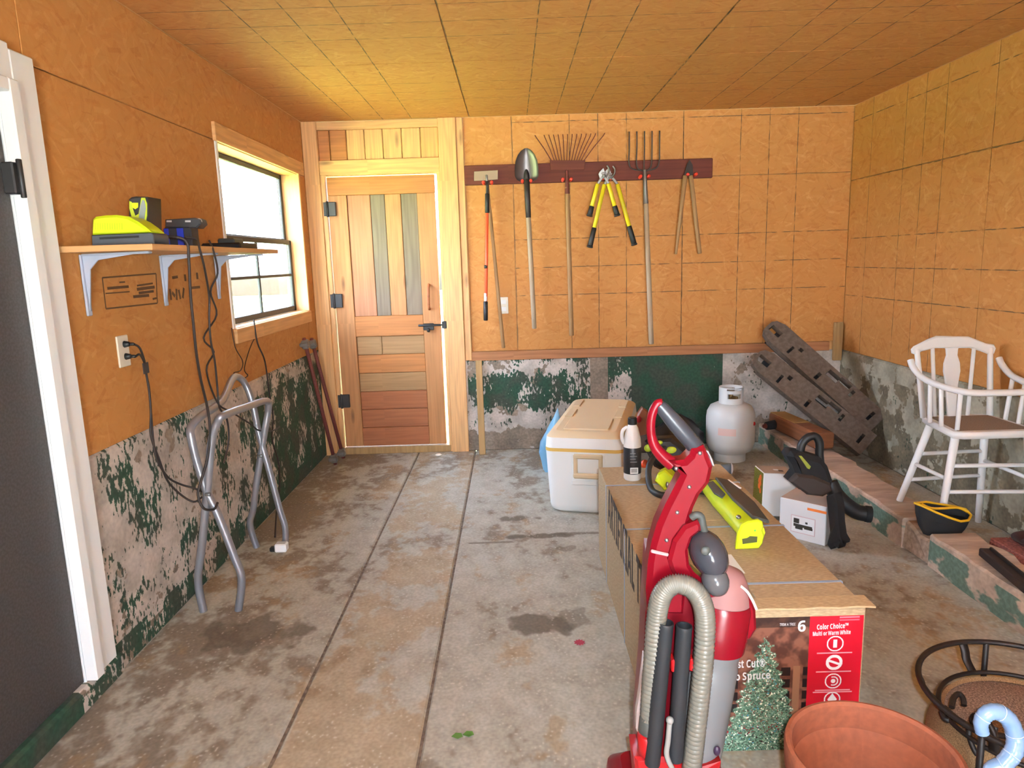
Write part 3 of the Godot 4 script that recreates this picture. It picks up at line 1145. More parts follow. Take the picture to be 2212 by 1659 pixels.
func tree_carton() -> void:
	var t := thing("tree_carton", "long brown cardboard carton with a printed spruce tree end and blue straps", "carton", Vector3((BX0 + BX1) / 2, 0, (BZ0 + BZ1) / 2))
	var st := stn()
	bx(st, BX0, BX1, 0.0, BH - 0.006, BZ0, BZ1, 0.004)
	part(t, "body", st, M.card)
	# top flaps that meet along the middle, and the torn end flap
	st = stn()
	bx(st, BX0 + 0.002, (BX0 + BX1) / 2 - 0.002, BH - 0.006, BH, BZ0 + 0.002, BZ1 - 0.055, 0.002)
	part(t, "flap", st, M.card)
	st = stn()
	bx(st, (BX0 + BX1) / 2 + 0.002, BX1 - 0.002, BH - 0.006, BH, BZ0 + 0.002, BZ1 - 0.055, 0.002)
	part(t, "flap", st, M.card)
	st = stn()
	var top := []
	var n := nz(606, 1.0, 3)
	for i in 13:
		var x := BX0 + (BX1 + 0.022 - BX0) * i / 12.0
		top.append(Vector3(x, BH + 0.001 + 0.003 * n.get_noise_1d(x * 30.0), BZ1 + 0.004 + 0.008 * n.get_noise_1d(x * 20.0 + 9.0)))
	for i in 12:
		var a: Vector3 = top[i]
		var b: Vector3 = top[i + 1]
		var c := Vector3(b.x, BH + 0.001, BZ1 - 0.06)
		var d := Vector3(a.x, BH + 0.001, BZ1 - 0.06)
		var dn := Vector3(0, -0.005, 0)
		sg = FLAT
		quad(st, a, b, c, d, Vector3.UP)
		quad(st, a + dn, b + dn, c + dn, d + dn, Vector3.DOWN)
		quad(st, a, b, b + dn, a + dn, Vector3.BACK)
	part(t, "torn_flap", st, M.card_light)
	# taped seam and cut edges
	st = stn()
	bx(st, BX0 + 0.03, BX1 - 0.03, BH, BH + 0.0012, -2.47, -2.464, 0.0)
	part(t, "seam", st, M.card_light)
	st = stn()
	bx(st, 0.664, 0.70, BH, BH + 0.001, -2.16, -2.02, 0.0)
	part(t, "tape", st, M.white_plastic)
	for z in [-2.90, -2.40, -1.95]:
		st = stn()
		bx(st, BX0 - 0.0015, BX0, 0.0, BH + 0.0015, z - 0.006, z + 0.006, 0.0005)
		bx(st, BX1, BX1 + 0.0015, 0.0, BH + 0.0015, z - 0.006, z + 0.006, 0.0005)
		bx(st, BX0, BX1, BH, BH + 0.0016, z - 0.006, z + 0.006, 0.0005)
		part(t, "strap", st, M.strap)
	# printed end
	st = stn()
	uvx = Vector3(1 / 0.605, 0, 0)
	uvy = Vector3(0, -1 / 0.43, 0)
	uvo = Vector2(-BX0 / 0.605, 1.0)
	bx(st, BX0 + 0.004, BX1 - 0.006, 0.004, 0.42, BZ1, BZ1 + 0.0012, 0.0003)
	var pr := part(t, "printed_label", st, mat(Color.WHITE, 0.4, 0.0, tree_print()))
	uvx = Vector3(1, 0, 0)
	uvy = Vector3(0, -1, 0)
	uvo = Vector2.ZERO
	var zf := BZ1 + 0.0014
	var wt: StandardMaterial3D = M.white_plastic
	var rise := Basis(Vector3(1, 0.03, 0).normalized(), Vector3(-0.03, 1, 0).normalized(), Vector3.BACK)
	words(pr, "6", pz(1722, 1372, zf), Basis.IDENTITY, 0.034, wt, true)
	words(pr, "TRIM A TREE", pz(1684, 1354, zf), Basis.IDENTITY, 0.008, wt, false, "lettering", 0.044)
	words(pr, "Just Cut®", pz(1576, 1450, zf), rise, 0.025, wt, true, "lettering", 0.103)
	words(pr, "o Spruce", pz(1588, 1476, zf), rise, 0.025, wt, true, "lettering", 0.098)
	words(pr, "Color Choice™", pz(1764, 1364, zf), rise, 0.016, wt, true, "lettering", 0.088)
	words(pr, "Multi or Warm White", pz(1755, 1377, zf), rise, 0.013, wt, true, "lettering", 0.106)
	# stencilled side
	var side := Basis(Vector3(0, 0, 1), Vector3(0, 1, 0), Vector3(-1, 0, 0))
	words(t, "ARTIFICIAL TREE", Vector3(BX0 - 0.0004, 0.25, -2.84), side, 0.165, M.ink, true, "lettering", 0.95)

func vacuum() -> void:
	var zv := -1.55
	var base := pz(1440, 1700, zv)
	base.y = 0.0
	var t := thing("vacuum_cleaner", "red upright vacuum cleaner with looped handle, grey hose and black wands", "vacuum cleaner", base)
	# foot, mostly below the picture
	var st := stn()
	var R := []
	for q in [[0.012, 0.0], [0.02, -0.006], [0.07, 0.0], [0.10, 0.03]]:
		R.append(rrect(base.x - 0.13 + q[1], base.x + 0.17 - q[1], zv - 0.17 + q[1], zv + 0.14 - q[1], q[0], 0.03))
	rings(st, R)
	part(t, "floor_head", st, M.red_plastic)
	for s in [-0.1, 0.14]:
		st = stn()
		rod(st, Vector3(base.x + s - 0.012, 0.03, zv + 0.1), Vector3(base.x + s + 0.012, 0.03, zv + 0.1), 0.03, 16)
		part(t, "wheel", st, M.black)
	# neck and handle: one moulding with a looped guard
	st = stn()
	var nk := []
	for q in [[1523, 964], [1532, 985], [1542, 1010], [1534, 1046], [1513, 1072], [1500, 1100], [1490, 1132], [1486, 1168], [1484, 1200], [1486, 1260], [1478, 1330], [1400, 1330], [1397, 1276], [1402, 1216], [1408, 1180], [1421, 1135], [1440, 1092], [1459, 1055], [1473, 1028], [1460, 1012], [1446, 998], [1462, 998], [1480, 996], [1492, 984], [1497, 972]]:
		nk.append(pz(q[0], q[1], zv + 0.03))
	slab(st, nk, Vector3(0, 0, -0.062), 0.012)
	var neck := part(t, "handle_neck", st, M.red_plastic)
	st = stn()
	var lp := []
	for q in [[1452, 1002], [1432, 986], [1415, 965], [1407, 940], [1406, 912], [1411, 888], [1421, 872], [1428, 871]]:
		lp.append(pz(q[0], q[1], zv))
	var lr := []
	var ls := smooth(lp, 4)
	for i in ls.size():
		lr.append(lerpf(0.017, 0.0105, minf(1.0, i / 12.0)))
	tube(st, ls, lr, 12)
	part(t, "handle_loop", st, M.red_plastic)
	st = stn()
	var ga := pz(1424, 874, zv)
	var gb := pz(1512, 976, zv)
	lathe_on(st, ga, gb, [Vector2(0, 0), Vector2(0.012, 0), Vector2(0.0155, 0.012), Vector2(0.019, 0.06), Vector2(0.0195, 0.09), Vector2(0.019, ga.distance_to(gb) - 0.006), Vector2(0.015, ga.distance_to(gb)), Vector2(0, ga.distance_to(gb))], 20)
	part(t, "grip", st, mat(c8(58, 60, 66), 0.35))
	st = stn()
	slab(st, [pz(1524, 972, zv + 0.02), pz(1531, 986, zv + 0.02), pz(1538, 1006, zv + 0.02), pz(1544, 1008, zv + 0.02), pz(1540, 992, zv + 0.02), pz(1531, 974, zv + 0.02)], Vector3(0, 0, -0.035), 0.002)
	part(t, "cord_hook", st, M.steel)
	for q in [[1512, 979], [1461, 1012], [1489, 1052], [1463, 1107], [1440, 1167], [1478, 1162]]:
		st = stn()
		ball(st, pz(q[0], q[1], zv + 0.03), Vector3(0.005, 0.005, 0.004), 10)
		part(neck, "screw", st, M.steel)
	st = stn()
	bar(st, pz(1406, 1190, zv + 0.032), pz(1444, 1199, zv + 0.036), 0.006, 0.008, Vector3.UP, 0.002)
	part(neck, "trim_line", st, mat(c8(214, 150, 150), 0.3))
	# spine behind the hose
	st = stn()
	var sp := []
	for q in [[1404, 1190], [1440, 1192], [1486, 1270], [1560, 1290], [1566, 1390], [1540, 1700], [1376, 1740], [1380, 1560], [1392, 1420], [1398, 1280]]:
		sp.append(pz(q[0], q[1], zv + 0.01))
	slab(st, sp, Vector3(0, 0, -0.09), 0.012)
	part(t, "spine", st, mat(c8(120, 16, 28), 0.3))
	st = stn()
	var sd := []
	for q in [[1392, 1418], [1400, 1420], [1396, 1520], [1404, 1560], [1396, 1600], [1384, 1600], [1374, 1576], [1376, 1540], [1384, 1490]]:
		sd.append(pz(q[0], q[1], zv + 0.02))
	slab(st, sd, Vector3(0, 0, -0.03), 0.004)
	part(t, "side_clip", st, mat(c8(206, 186, 182), 0.25))
	# cyclone head: red collar, dusty shoulder, clear dust cup
	var c0 := pz(1494, 1680, zv - 0.02)
	var c1 := pz(1560, 1280, zv - 0.02)
	var ln := c0.distance_to(c1)
	var k := func(v: float) -> float: return (1680.0 - v) / 400.0 * ln
	st = stn()
	lathe_on(st, c0, c1, [Vector2(0.05, 0.0), Vector2(0.056, 0.01), Vector2(0.063, k.call(1600)), Vector2(0.066, k.call(1500)), Vector2(0.066, k.call(1425)), Vector2(0.064, k.call(1420)), Vector2(0.064, k.call(1404)), Vector2(0.066, k.call(1398)), Vector2(0.067, k.call(1385))], 36)
	part(t, "dust_cup", st, mat(c8(122, 122, 122), 0.25, 0.1))
	st = stn()
	lathe_on(st, c0, c1, [Vector2(0.052, -0.04), Vector2(0.062, -0.03), Vector2(0.062, 0.012), Vector2(0.05, 0.014)], 32)
	part(t, "cup_base", st, M.red_bright)
	st = stn()
	lathe_on(st, c0, c1, [Vector2(0.066, k.call(1390)), Vector2(0.073, k.call(1386)), Vector2(0.076, k.call(1352)), Vector2(0.075, k.call(1348)), Vector2(0.074, k.call(1302)), Vector2(0.070, k.call(1290))], 40)
	part(t, "collar", st, mat(c8(128, 14, 28), 0.25))
	st = stn()
	lathe_on(st, c0, c1, [Vector2(0.0685, k.call(1290)), Vector2(0.065, k.call(1276)), Vector2(0.056, k.call(1256)), Vector2(0.042, k.call(1236)), Vector2(0.0, k.call(1222))], 40, 2.0)
	part(t, "dusty_top", st, mat(c8(150, 104, 100), 0.7), "dusty pink top")
	st = stn()
	slab(st, [pz(1596, 1268, zv + 0.02), pz(1606, 1262, zv + 0.02), pz(1622, 1288, zv + 0.02), pz(1634, 1318, zv + 0.02), pz(1636, 1362, zv + 0.02), pz(1622, 1384, zv + 0.02), pz(1592, 1392, zv + 0.02), pz(1596, 1340, zv + 0.02), pz(1612, 1302, zv + 0.02)], Vector3(0, 0, -0.07), 0.008)
	var lat := part(t, "cup_latch", st, M.red_plastic)
	st = stn()
	tube(st, smooth([pz(1600, 1266, zv + 0.024), pz(1614, 1278, zv + 0.024), pz(1626, 1298, zv + 0.024), pz(1634, 1316, zv + 0.024)], 4), 0.0035, 8)
	part(lat, "latch_edge", st, mat(c8(228, 216, 206), 0.3))
	st = stn()
	var rs := []
	for q in [[1444, 1212], [1455, 1170], [1478, 1138], [1508, 1126], [1516, 1136], [1516, 1148], [1496, 1164], [1487, 1190], [1490, 1222], [1500, 1238], [1560, 1290], [1500, 1300], [1452, 1236]]:
		rs.append(pz(q[0], q[1], zv + 0.045))
	slab(st, rs, Vector3(0, 0, -0.07), 0.008)
	part(t, "shoulder", st, M.red_plastic)
	var dk := mat(c8(62, 62, 68), 0.2)
	st = stn()
	var m0 := pz(1530, 1196, zv + 0.035)
	keep_ball(st, m0, Vector3(0.042, 0.058, 0.06), 0.42)
	var mo := part(t, "motor_cover", st, dk)
	st = stn()
	ball(st, pz(1524, 1190, zv + 0.094), Vector3(0.011, 0.011, 0.006), 14)
	part(mo, "cover_screw", st, M.grey_plastic)
	st = stn()
	keep_ball(st, pz(1545, 1254, zv + 0.06), Vector3(0.031, 0.037, 0.036), 0.35)
	part(mo, "outlet_elbow", st, mat(c8(84, 84, 86), 0.22))
	st = stn()
	tube(st, smooth([pz(1494, 1118, zv + 0.03), pz(1504, 1112, zv + 0.035), pz(1514, 1116, zv + 0.035), pz(1518, 1134, zv + 0.035), pz(1522, 1150, zv + 0.03)], 4), 0.0085, 10)
	part(mo, "release_lever", st, M.grey_plastic)
	# ribbed hose
	st = stn()
	var hp := []
	for q in [[1403, 1570, 0.05], [1406, 1500, 0.05], [1412, 1420, 0.055], [1418, 1340, 0.06], [1430, 1285, 0.07], [1456, 1262, 0.075], [1490, 1268, 0.08], [1514, 1296, 0.085], [1523, 1340, 0.085], [1520, 1420, 0.08], [1512, 1500, 0.075], [1503, 1580, 0.07], [1494, 1660, 0.065], [1484, 1740, 0.06]]:
		hp.append(pz(q[0], q[1], zv + q[2]))
	var fine := smooth(hp, 26)
	var rr := []
	for i in fine.size():
		rr.append(0.0218 + (0.0022 if i % 3 == 0 else -0.0016))
	tube(st, fine, rr, 18)
	part(t, "hose", st, mat(c8(120, 115, 104), 0.32))
	st = stn()
	rod(st, pz(1404, 1548, zv + 0.05), pz(1400, 1584, zv + 0.05), 0.0245, 18)
	part(t, "hose_cuff", st, M.grey_plastic)
	st = stn()
	rod(st, pz(1400, 1584, zv + 0.05), pz(1397, 1630, zv + 0.05), 0.026, 18, 0.022)
	part(t, "hose_socket", st, M.red_bright)
	# two extension wands, open at the top
	for q in [[1438, 1344, 1409, 1650], [1478, 1351, 1458, 1640]]:
		st = stn()
		var wa := pz(q[2], q[3], zv + 0.07)
		var wb := pz(q[0], q[1], zv + 0.07)
		var wl := wa.distance_to(wb)
		lathe_on(st, wa, wb, [Vector2(0, 0), Vector2(0.018, 0), Vector2(0.0185, 0.006), Vector2(0.0185, wl - 0.01), Vector2(0.0195, wl - 0.004), Vector2(0.0185, wl), Vector2(0.0155, wl), Vector2(0.0145, wl - 0.06), Vector2(0, wl - 0.06)], 22)
		part(t, "wand", st, mat(c8(40, 41, 44), 0.55))
	st = stn()
	for q in [[1416, 1408], [1450, 1414], [1489, 1412]]:
		st = stn()
		bar(st, pz(q[0], q[1], zv + 0.05), pz(q[0], q[1] + 26, zv + 0.05), 0.01, 0.05, Vector3.BACK, 0.003)
		part(t, "wand_clip", st, M.red_bright)
	st = stn()
	var cl := []
	for q in [[1447, 1556], [1443, 1600], [1440, 1630], [1452, 1660], [1470, 1690]]:
		cl.append(pz(q[0], q[1], zv + 0.085))
	tube(st, smooth(cl, 5), 0.0065, 10)
	ball(st, cl[0], Vector3(0.0095, 0.0095, 0.0095), 12)
	part(t, "lower_hook", st, mat(c8(150, 146, 140), 0.35))
	st = stn()
	slab(st, [pz(1372, 1640, zv + 0.06), pz(1440, 1640, zv + 0.06), pz(1500, 1668, zv + 0.06), pz(1560, 1650, zv + 0.06), pz(1556, 1740, zv + 0.06), pz(1380, 1740, zv + 0.06)], Vector3(0, 0, -0.1), 0.01)
	part(t, "lower_housing", st, M.red_bright)
	st = stn()
	ball(st, pz(1549, 1622, zv + 0.045), Vector3(0.009, 0.013, 0.006), 12)
	part(t, "badge", st, mat(c8(60, 44, 66), 0.3))

# an ellipsoid leaned over to the right by "lean" radians
func keep_ball(st: SurfaceTool, c: Vector3, r: Vector3, lean: float) -> void:
	var keep := T
	T = T * Transform3D(Basis(Vector3.BACK, lean) * Basis.from_scale(r), c)
	ball(st, Vector3.ZERO, Vector3.ONE, 26)
	T = keep

func high_chair() -> void:
	var t := thing("high_chair", "white painted wooden high chair with splat back and curved arms", "chair", Vector3(2.2, 0.0, -3.28))
	var m: Material = M.chair_white
	var st := stn()
	# seat
	var R := []
	for q in [[0.552, 0.012], [0.56, 0.002], [0.578, 0.0], [0.586, 0.01]]:
		var ring := []
		for p in [[2.02, -3.12], [2.06, -3.095], [2.38, -3.095], [2.425, -3.12], [2.42, -3.25], [2.405, -3.43], [2.37, -3.455], [2.10, -3.455], [2.06, -3.43], [2.035, -3.25]]:
			var c := Vector3(2.225, 0, -3.275)
			var v := Vector3(p[0], 0, p[1])
			v = v - (v - c).normalized() * q[1]
			ring.append(Vector3(v.x, q[0], v.z))
		R.append(ring)
	rings(st, R)
	part(t, "seat", st, m)
	st = stn()
	var top := []
	for p in [[2.05, -3.13], [2.39, -3.13], [2.385, -3.42], [2.09, -3.42]]:
		top.append(Vector3(p[0], 0.5862, p[1]))
	slab(st, top, Vector3(0, 0.001, 0), 0.0)
	part(t, "seat_top", st, M.chair_seat, "worn brown seat top")
	# legs
	for q in [[Vector3(2.09, 0.56, -3.40), Vector3(1.957, 0.15, -3.40)], [Vector3(2.37, 0.56, -3.41), Vector3(2.415, 0.0, -3.46)], [Vector3(2.055, 0.56, -3.15), Vector3(2.0, 0.128, -3.125)], [Vector3(2.385, 0.56, -3.14), Vector3(2.42, 0.0, -3.07)]]:
		st = stn()
		rod(st, q[1], q[0], 0.0155, 12, 0.019)
		part(t, "leg", st, m)
	var at := func(i: int, y: float) -> Vector3:
		var q = [[Vector3(2.09, 0.56, -3.40), Vector3(1.957, 0.15, -3.40)], [Vector3(2.37, 0.56, -3.41), Vector3(2.415, 0.0, -3.46)], [Vector3(2.055, 0.56, -3.15), Vector3(2.0, 0.128, -3.125)], [Vector3(2.385, 0.56, -3.14), Vector3(2.42, 0.0, -3.07)]][i]
		return q[0].lerp(q[1], (q[0].y - y) / (q[0].y - q[1].y))
	for q in [[0, 1, 0.40], [0, 1, 0.265], [2, 3, 0.415], [2, 3, 0.29], [0, 2, 0.35], [1, 3, 0.35]]:
		st = stn()
		rod(st, at.call(q[0], q[2]), at.call(q[1], q[2]), 0.010, 10)
		part(t, "stretcher", st, m)
	# back
	for q in [[2.065, 2.035], [2.40, 2.405]]:
		st = stn()
		rod(st, Vector3(q[0], 0.58, -3.425), Vector3(q[1], 0.925, -3.475), 0.015, 12, 0.013)
		part(t, "back_post", st, m)
	for q in [[2.125, 2.115], [2.29, 2.325]]:
		st = stn()
		rod(st, Vector3(q[0], 0.58, -3.43), Vector3(q[1], 0.935, -3.478), 0.0095, 10)
		part(t, "spindle", st, m)
	st = stn()
	var spl := []
	for s in [1, -1]:
		var pts := [[0.55, 0.02], [0.66, 0.026], [0.72, 0.030], [0.79, 0.042], [0.83, 0.040], [0.87, 0.027], [0.90, 0.030], [0.93, 0.05]]
		if s < 0:
			pts.reverse()
		for p in pts:
			var f: float = (p[0] - 0.58) / 0.35
			spl.append(Vector3(2.205 + 0.01 * f + s * p[1], p[0] + 0.02, lerpf(-3.42, -3.478, f)))
	slab(st, spl, Vector3(0, 0, -0.014), 0.003)
	part(t, "splat", st, m)
	st = stn()
	var cr := []
	for p in [[2.012, 0.905], [2.03, 0.898], [2.06, 0.915], [2.12, 0.928], [2.3, 0.924], [2.36, 0.905], [2.40, 0.888], [2.425, 0.892], [2.432, 0.918], [2.42, 0.938], [2.38, 0.945], [2.33, 0.966], [2.29, 0.982], [2.13, 0.99], [2.09, 0.975], [2.05, 0.955], [2.02, 0.94], [2.008, 0.925]]:
		cr.append(Vector3(p[0], p[1], -3.466))
	slab(st, cr, Vector3(0, 0, -0.022), 0.006)
	part(t, "crest_rail", st, m)
	# bowed arm rail and its posts
	st = stn()
	var arm := smooth([Vector3(1.995, 0.875, -3.455), Vector3(1.998, 0.84, -3.43), Vector3(2.005, 0.80, -3.36), Vector3(2.018, 0.782, -3.24), Vector3(2.045, 0.774, -3.14), Vector3(2.09, 0.771, -3.10), Vector3(2.2, 0.77, -3.09), Vector3(2.33, 0.77, -3.095), Vector3(2.40, 0.774, -3.13), Vector3(2.425, 0.784, -3.24), Vector3(2.43, 0.80, -3.34), Vector3(2.435, 0.84, -3.42), Vector3(2.436, 0.872, -3.45)], 4)
	var ra := []
	for p in arm:
		var tr := []
		ra.append([p + Vector3(-0.014, -0.012, 0), p + Vector3(-0.016, 0.0, 0), p + Vector3(-0.014, 0.012, 0), p + Vector3(0.0, 0.015, -0.004), p + Vector3(0.012, 0.012, -0.006), p + Vector3(0.014, -0.012, -0.006), p + Vector3(0, -0.015, 0.012)])
	tube(st, arm, 0.0155, 10)
	part(t, "arm_rail", st, m)
	for q in [[Vector3(2.04, 0.58, -3.33), Vector3(2.015, 0.79, -3.31)], [Vector3(2.042, 0.58, -3.24), Vector3(2.02, 0.78, -3.23)], [Vector3(2.06, 0.58, -3.15), Vector3(2.05, 0.775, -3.13)], [Vector3(2.41, 0.58, -3.24), Vector3(2.424, 0.78, -3.24)], [Vector3(2.40, 0.58, -3.15), Vector3(2.405, 0.775, -3.135)], [Vector3(2.41, 0.58, -3.33), Vector3(2.428, 0.79, -3.33)]]:
		st = stn()
		rod(st, q[0], q[1], 0.0105, 10)
		part(t, "arm_spindle", st, m)

func gas_bottle() -> void:
	var c := Vector3(1.505, 0, -4.74)
	var t := thing("gas_bottle", "white steel propane gas cylinder with guard collar by the green wall", "gas cylinder", c)
	var keep := T
	T = Transform3D(Basis.IDENTITY, c)
	var st := stn()
	lathe(st, [Vector2(0, 0.045), Vector2(0.10, 0.05), Vector2(0.145, 0.075), Vector2(0.163, 0.12), Vector2(0.165, 0.14), Vector2(0.165, 0.30), Vector2(0.160, 0.345), Vector2(0.14, 0.385), Vector2(0.10, 0.405), Vector2(0, 0.412)], 40, 0.9)
	part(t, "body", st, M.tank)
	st = stn()
	lathe(st, [Vector2(0.108, 0.0), Vector2(0.108, 0.06), Vector2(0.1, 0.06), Vector2(0.1, 0.0), Vector2(0.108, 0.0)], 36)
	part(t, "foot_ring", st, M.tank)
	# guard collar: a ring with windows cut in it
	var cs := CSGCombiner3D.new()
	cs.name = "guard_collar"
	cs.material_override = M.tank
	t.add_child(cs)
	var o := CSGCylinder3D.new()
	o.radius = 0.082
	o.height = 0.115
	o.sides = 40
	o.position = Vector3(0, 0.462, 0)
	cs.add_child(o)
	var i := CSGCylinder3D.new()
	i.radius = 0.075
	i.height = 0.2
	i.sides = 40
	i.position = Vector3(0, 0.462, 0)
	i.operation = CSGShape3D.OPERATION_SUBTRACTION
	cs.add_child(i)
	for q in [[0.0, 0.462, 0.09, 0.034], [PI, 0.475, 0.09, 0.05], [0.0, 0.507, 0.1, 0.012]]:
		var b := CSGBox3D.new()
		b.size = Vector3(q[2], q[3], 0.12)
		b.position = Vector3(0.0, q[1], 0.09 * cos(q[0]))
		b.operation = CSGShape3D.OPERATION_SUBTRACTION
		cs.add_child(b)
	st = stn()
	rod(st, Vector3(0, 0.40, 0), Vector3(0, 0.475, 0), 0.014, 12)
	rod(st, Vector3(0, 0.475, 0), Vector3(0, 0.488, 0), 0.028, 14)
	rod(st, Vector3(0, 0.445, 0), Vector3(0.03, 0.445, 0.045), 0.012, 12)
	part(t, "valve", st, mat(c8(150, 120, 80), 0.4, 0.6))
	st = stn()
	sg = 0
	for k in 10:
		var a0 := deg_to_rad(94.0 + 4.2 * k)
		var a1 := deg_to_rad(94.0 + 4.2 * (k + 1))
		for q in [[0.205, 0.255]]:
			quad(st, Vector3(cos(a0) * 0.166, q[0], sin(a0) * 0.166), Vector3(cos(a1) * 0.166, q[0], sin(a1) * 0.166), Vector3(cos(a1) * 0.166, q[1], sin(a1) * 0.166), Vector3(cos(a0) * 0.166, q[1], sin(a0) * 0.166), Vector3(cos(a0), 0, sin(a0)))
	part(t, "sticker", st, mat(c8(222, 186, 176), 0.5), "faded pink sticker")
	st = stn()
	ball(st, Vector3(0.13, 0.275, 0.1), Vector3(0.012, 0.014, 0.012), 10)
	part(t, "plug", st, M.red_bright)
	T = keep

func ramps() -> void:
	var spec := [[pz(1654, 712, -5.02), px(1888, 922, 2.43), "upper dusty plastic traction ramp leaning in the far corner"], [pz(1628, 774, -4.84), py(1866, 966, 0.12), "lower dusty plastic traction ramp with its foot on the ground"]]
	for s in spec:
		var a: Vector3 = s[0]
		var b: Vector3 = s[1]
		var f := (b - a).normalized()
		var side := Vector3(0.25, 0.1, 1.0)
		var nrm := (side - f * side.dot(f)).normalized()
		var wd := nrm.cross(f).normalized()
		var L := a.distance_to(b)
		var t := thing("traction_ramp", s[2], "ramp", Vector3(b.x, 0, b.z), "traction ramps leaning in the corner")
		var cs := CSGCombiner3D.new()
		cs.name = "deck"
		cs.material_override = M.ramp
		t.add_child(cs)
		cs.transform = Transform3D(Basis(wd, nrm, wd.cross(nrm)), (a + b) * 0.5 - t.position)
		var flip := 1.0 if (cs.transform.basis.z).dot(f) > 0.0 else -1.0
		var pg := CSGPolygon3D.new()
		var hw := 0.088
		pg.polygon = PackedVector2Array([Vector2(-hw, -L / 2 + 0.08), Vector2(-hw * 0.75, -L / 2 + 0.02), Vector2(-hw * 0.4, -L / 2), Vector2(hw * 0.4, -L / 2), Vector2(hw * 0.75, -L / 2 + 0.02), Vector2(hw, -L / 2 + 0.08), Vector2(hw, L / 2), Vector2(-hw, L / 2)])
		pg.depth = 0.055
		pg.rotation.x = PI / 2
		if flip < 0.0:
			pg.rotation = Vector3(PI / 2, PI, 0)
		pg.position = Vector3(0, 0.0275, 0) if flip > 0.0 else Vector3(0, -0.0275, 0)
		pg.position = Vector3(0, 0.0275, 0)
		cs.add_child(pg)
		for h in [[0.07, 0.0, 0.09, 0.05], [0.24, -0.03, 0.02, 0.065], [0.29, 0.02, 0.03, 0.03], [0.50, -0.04, 0.025, 0.06], [0.57, 0.035, 0.09, 0.05], [0.66, 0.055, 0.09, 0.04], [0.74, 0.03, 0.022, 0.055], [0.93, 0.0, 0.022, 0.075]]:
			var c := CSGBox3D.new()
			c.size = Vector3(h[3] if h[2] < 0.05 else h[3], 0.2, h[2])
			c.position = Vector3(h[1] * flip, 0, (h[0] - 0.5) * L * flip)
			c.operation = CSGShape3D.OPERATION_SUBTRACTION
			cs.add_child(c)
		# black panel added as painted shadow of the hollow behind the slots
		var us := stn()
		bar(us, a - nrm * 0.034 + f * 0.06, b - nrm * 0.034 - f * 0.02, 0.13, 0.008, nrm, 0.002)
		part(t, "hollow_shadow", us, M.black_soft)
		# side rails
		for e in [-1.0, 1.0]:
			var st := stn()
			bar(st, a + wd * e * 0.082 + nrm * 0.024 + f * 0.08, b + wd * e * 0.082 + nrm * 0.024, 0.012, 0.02, nrm, 0.003)
			part(t, "rail", st, M.ramp)

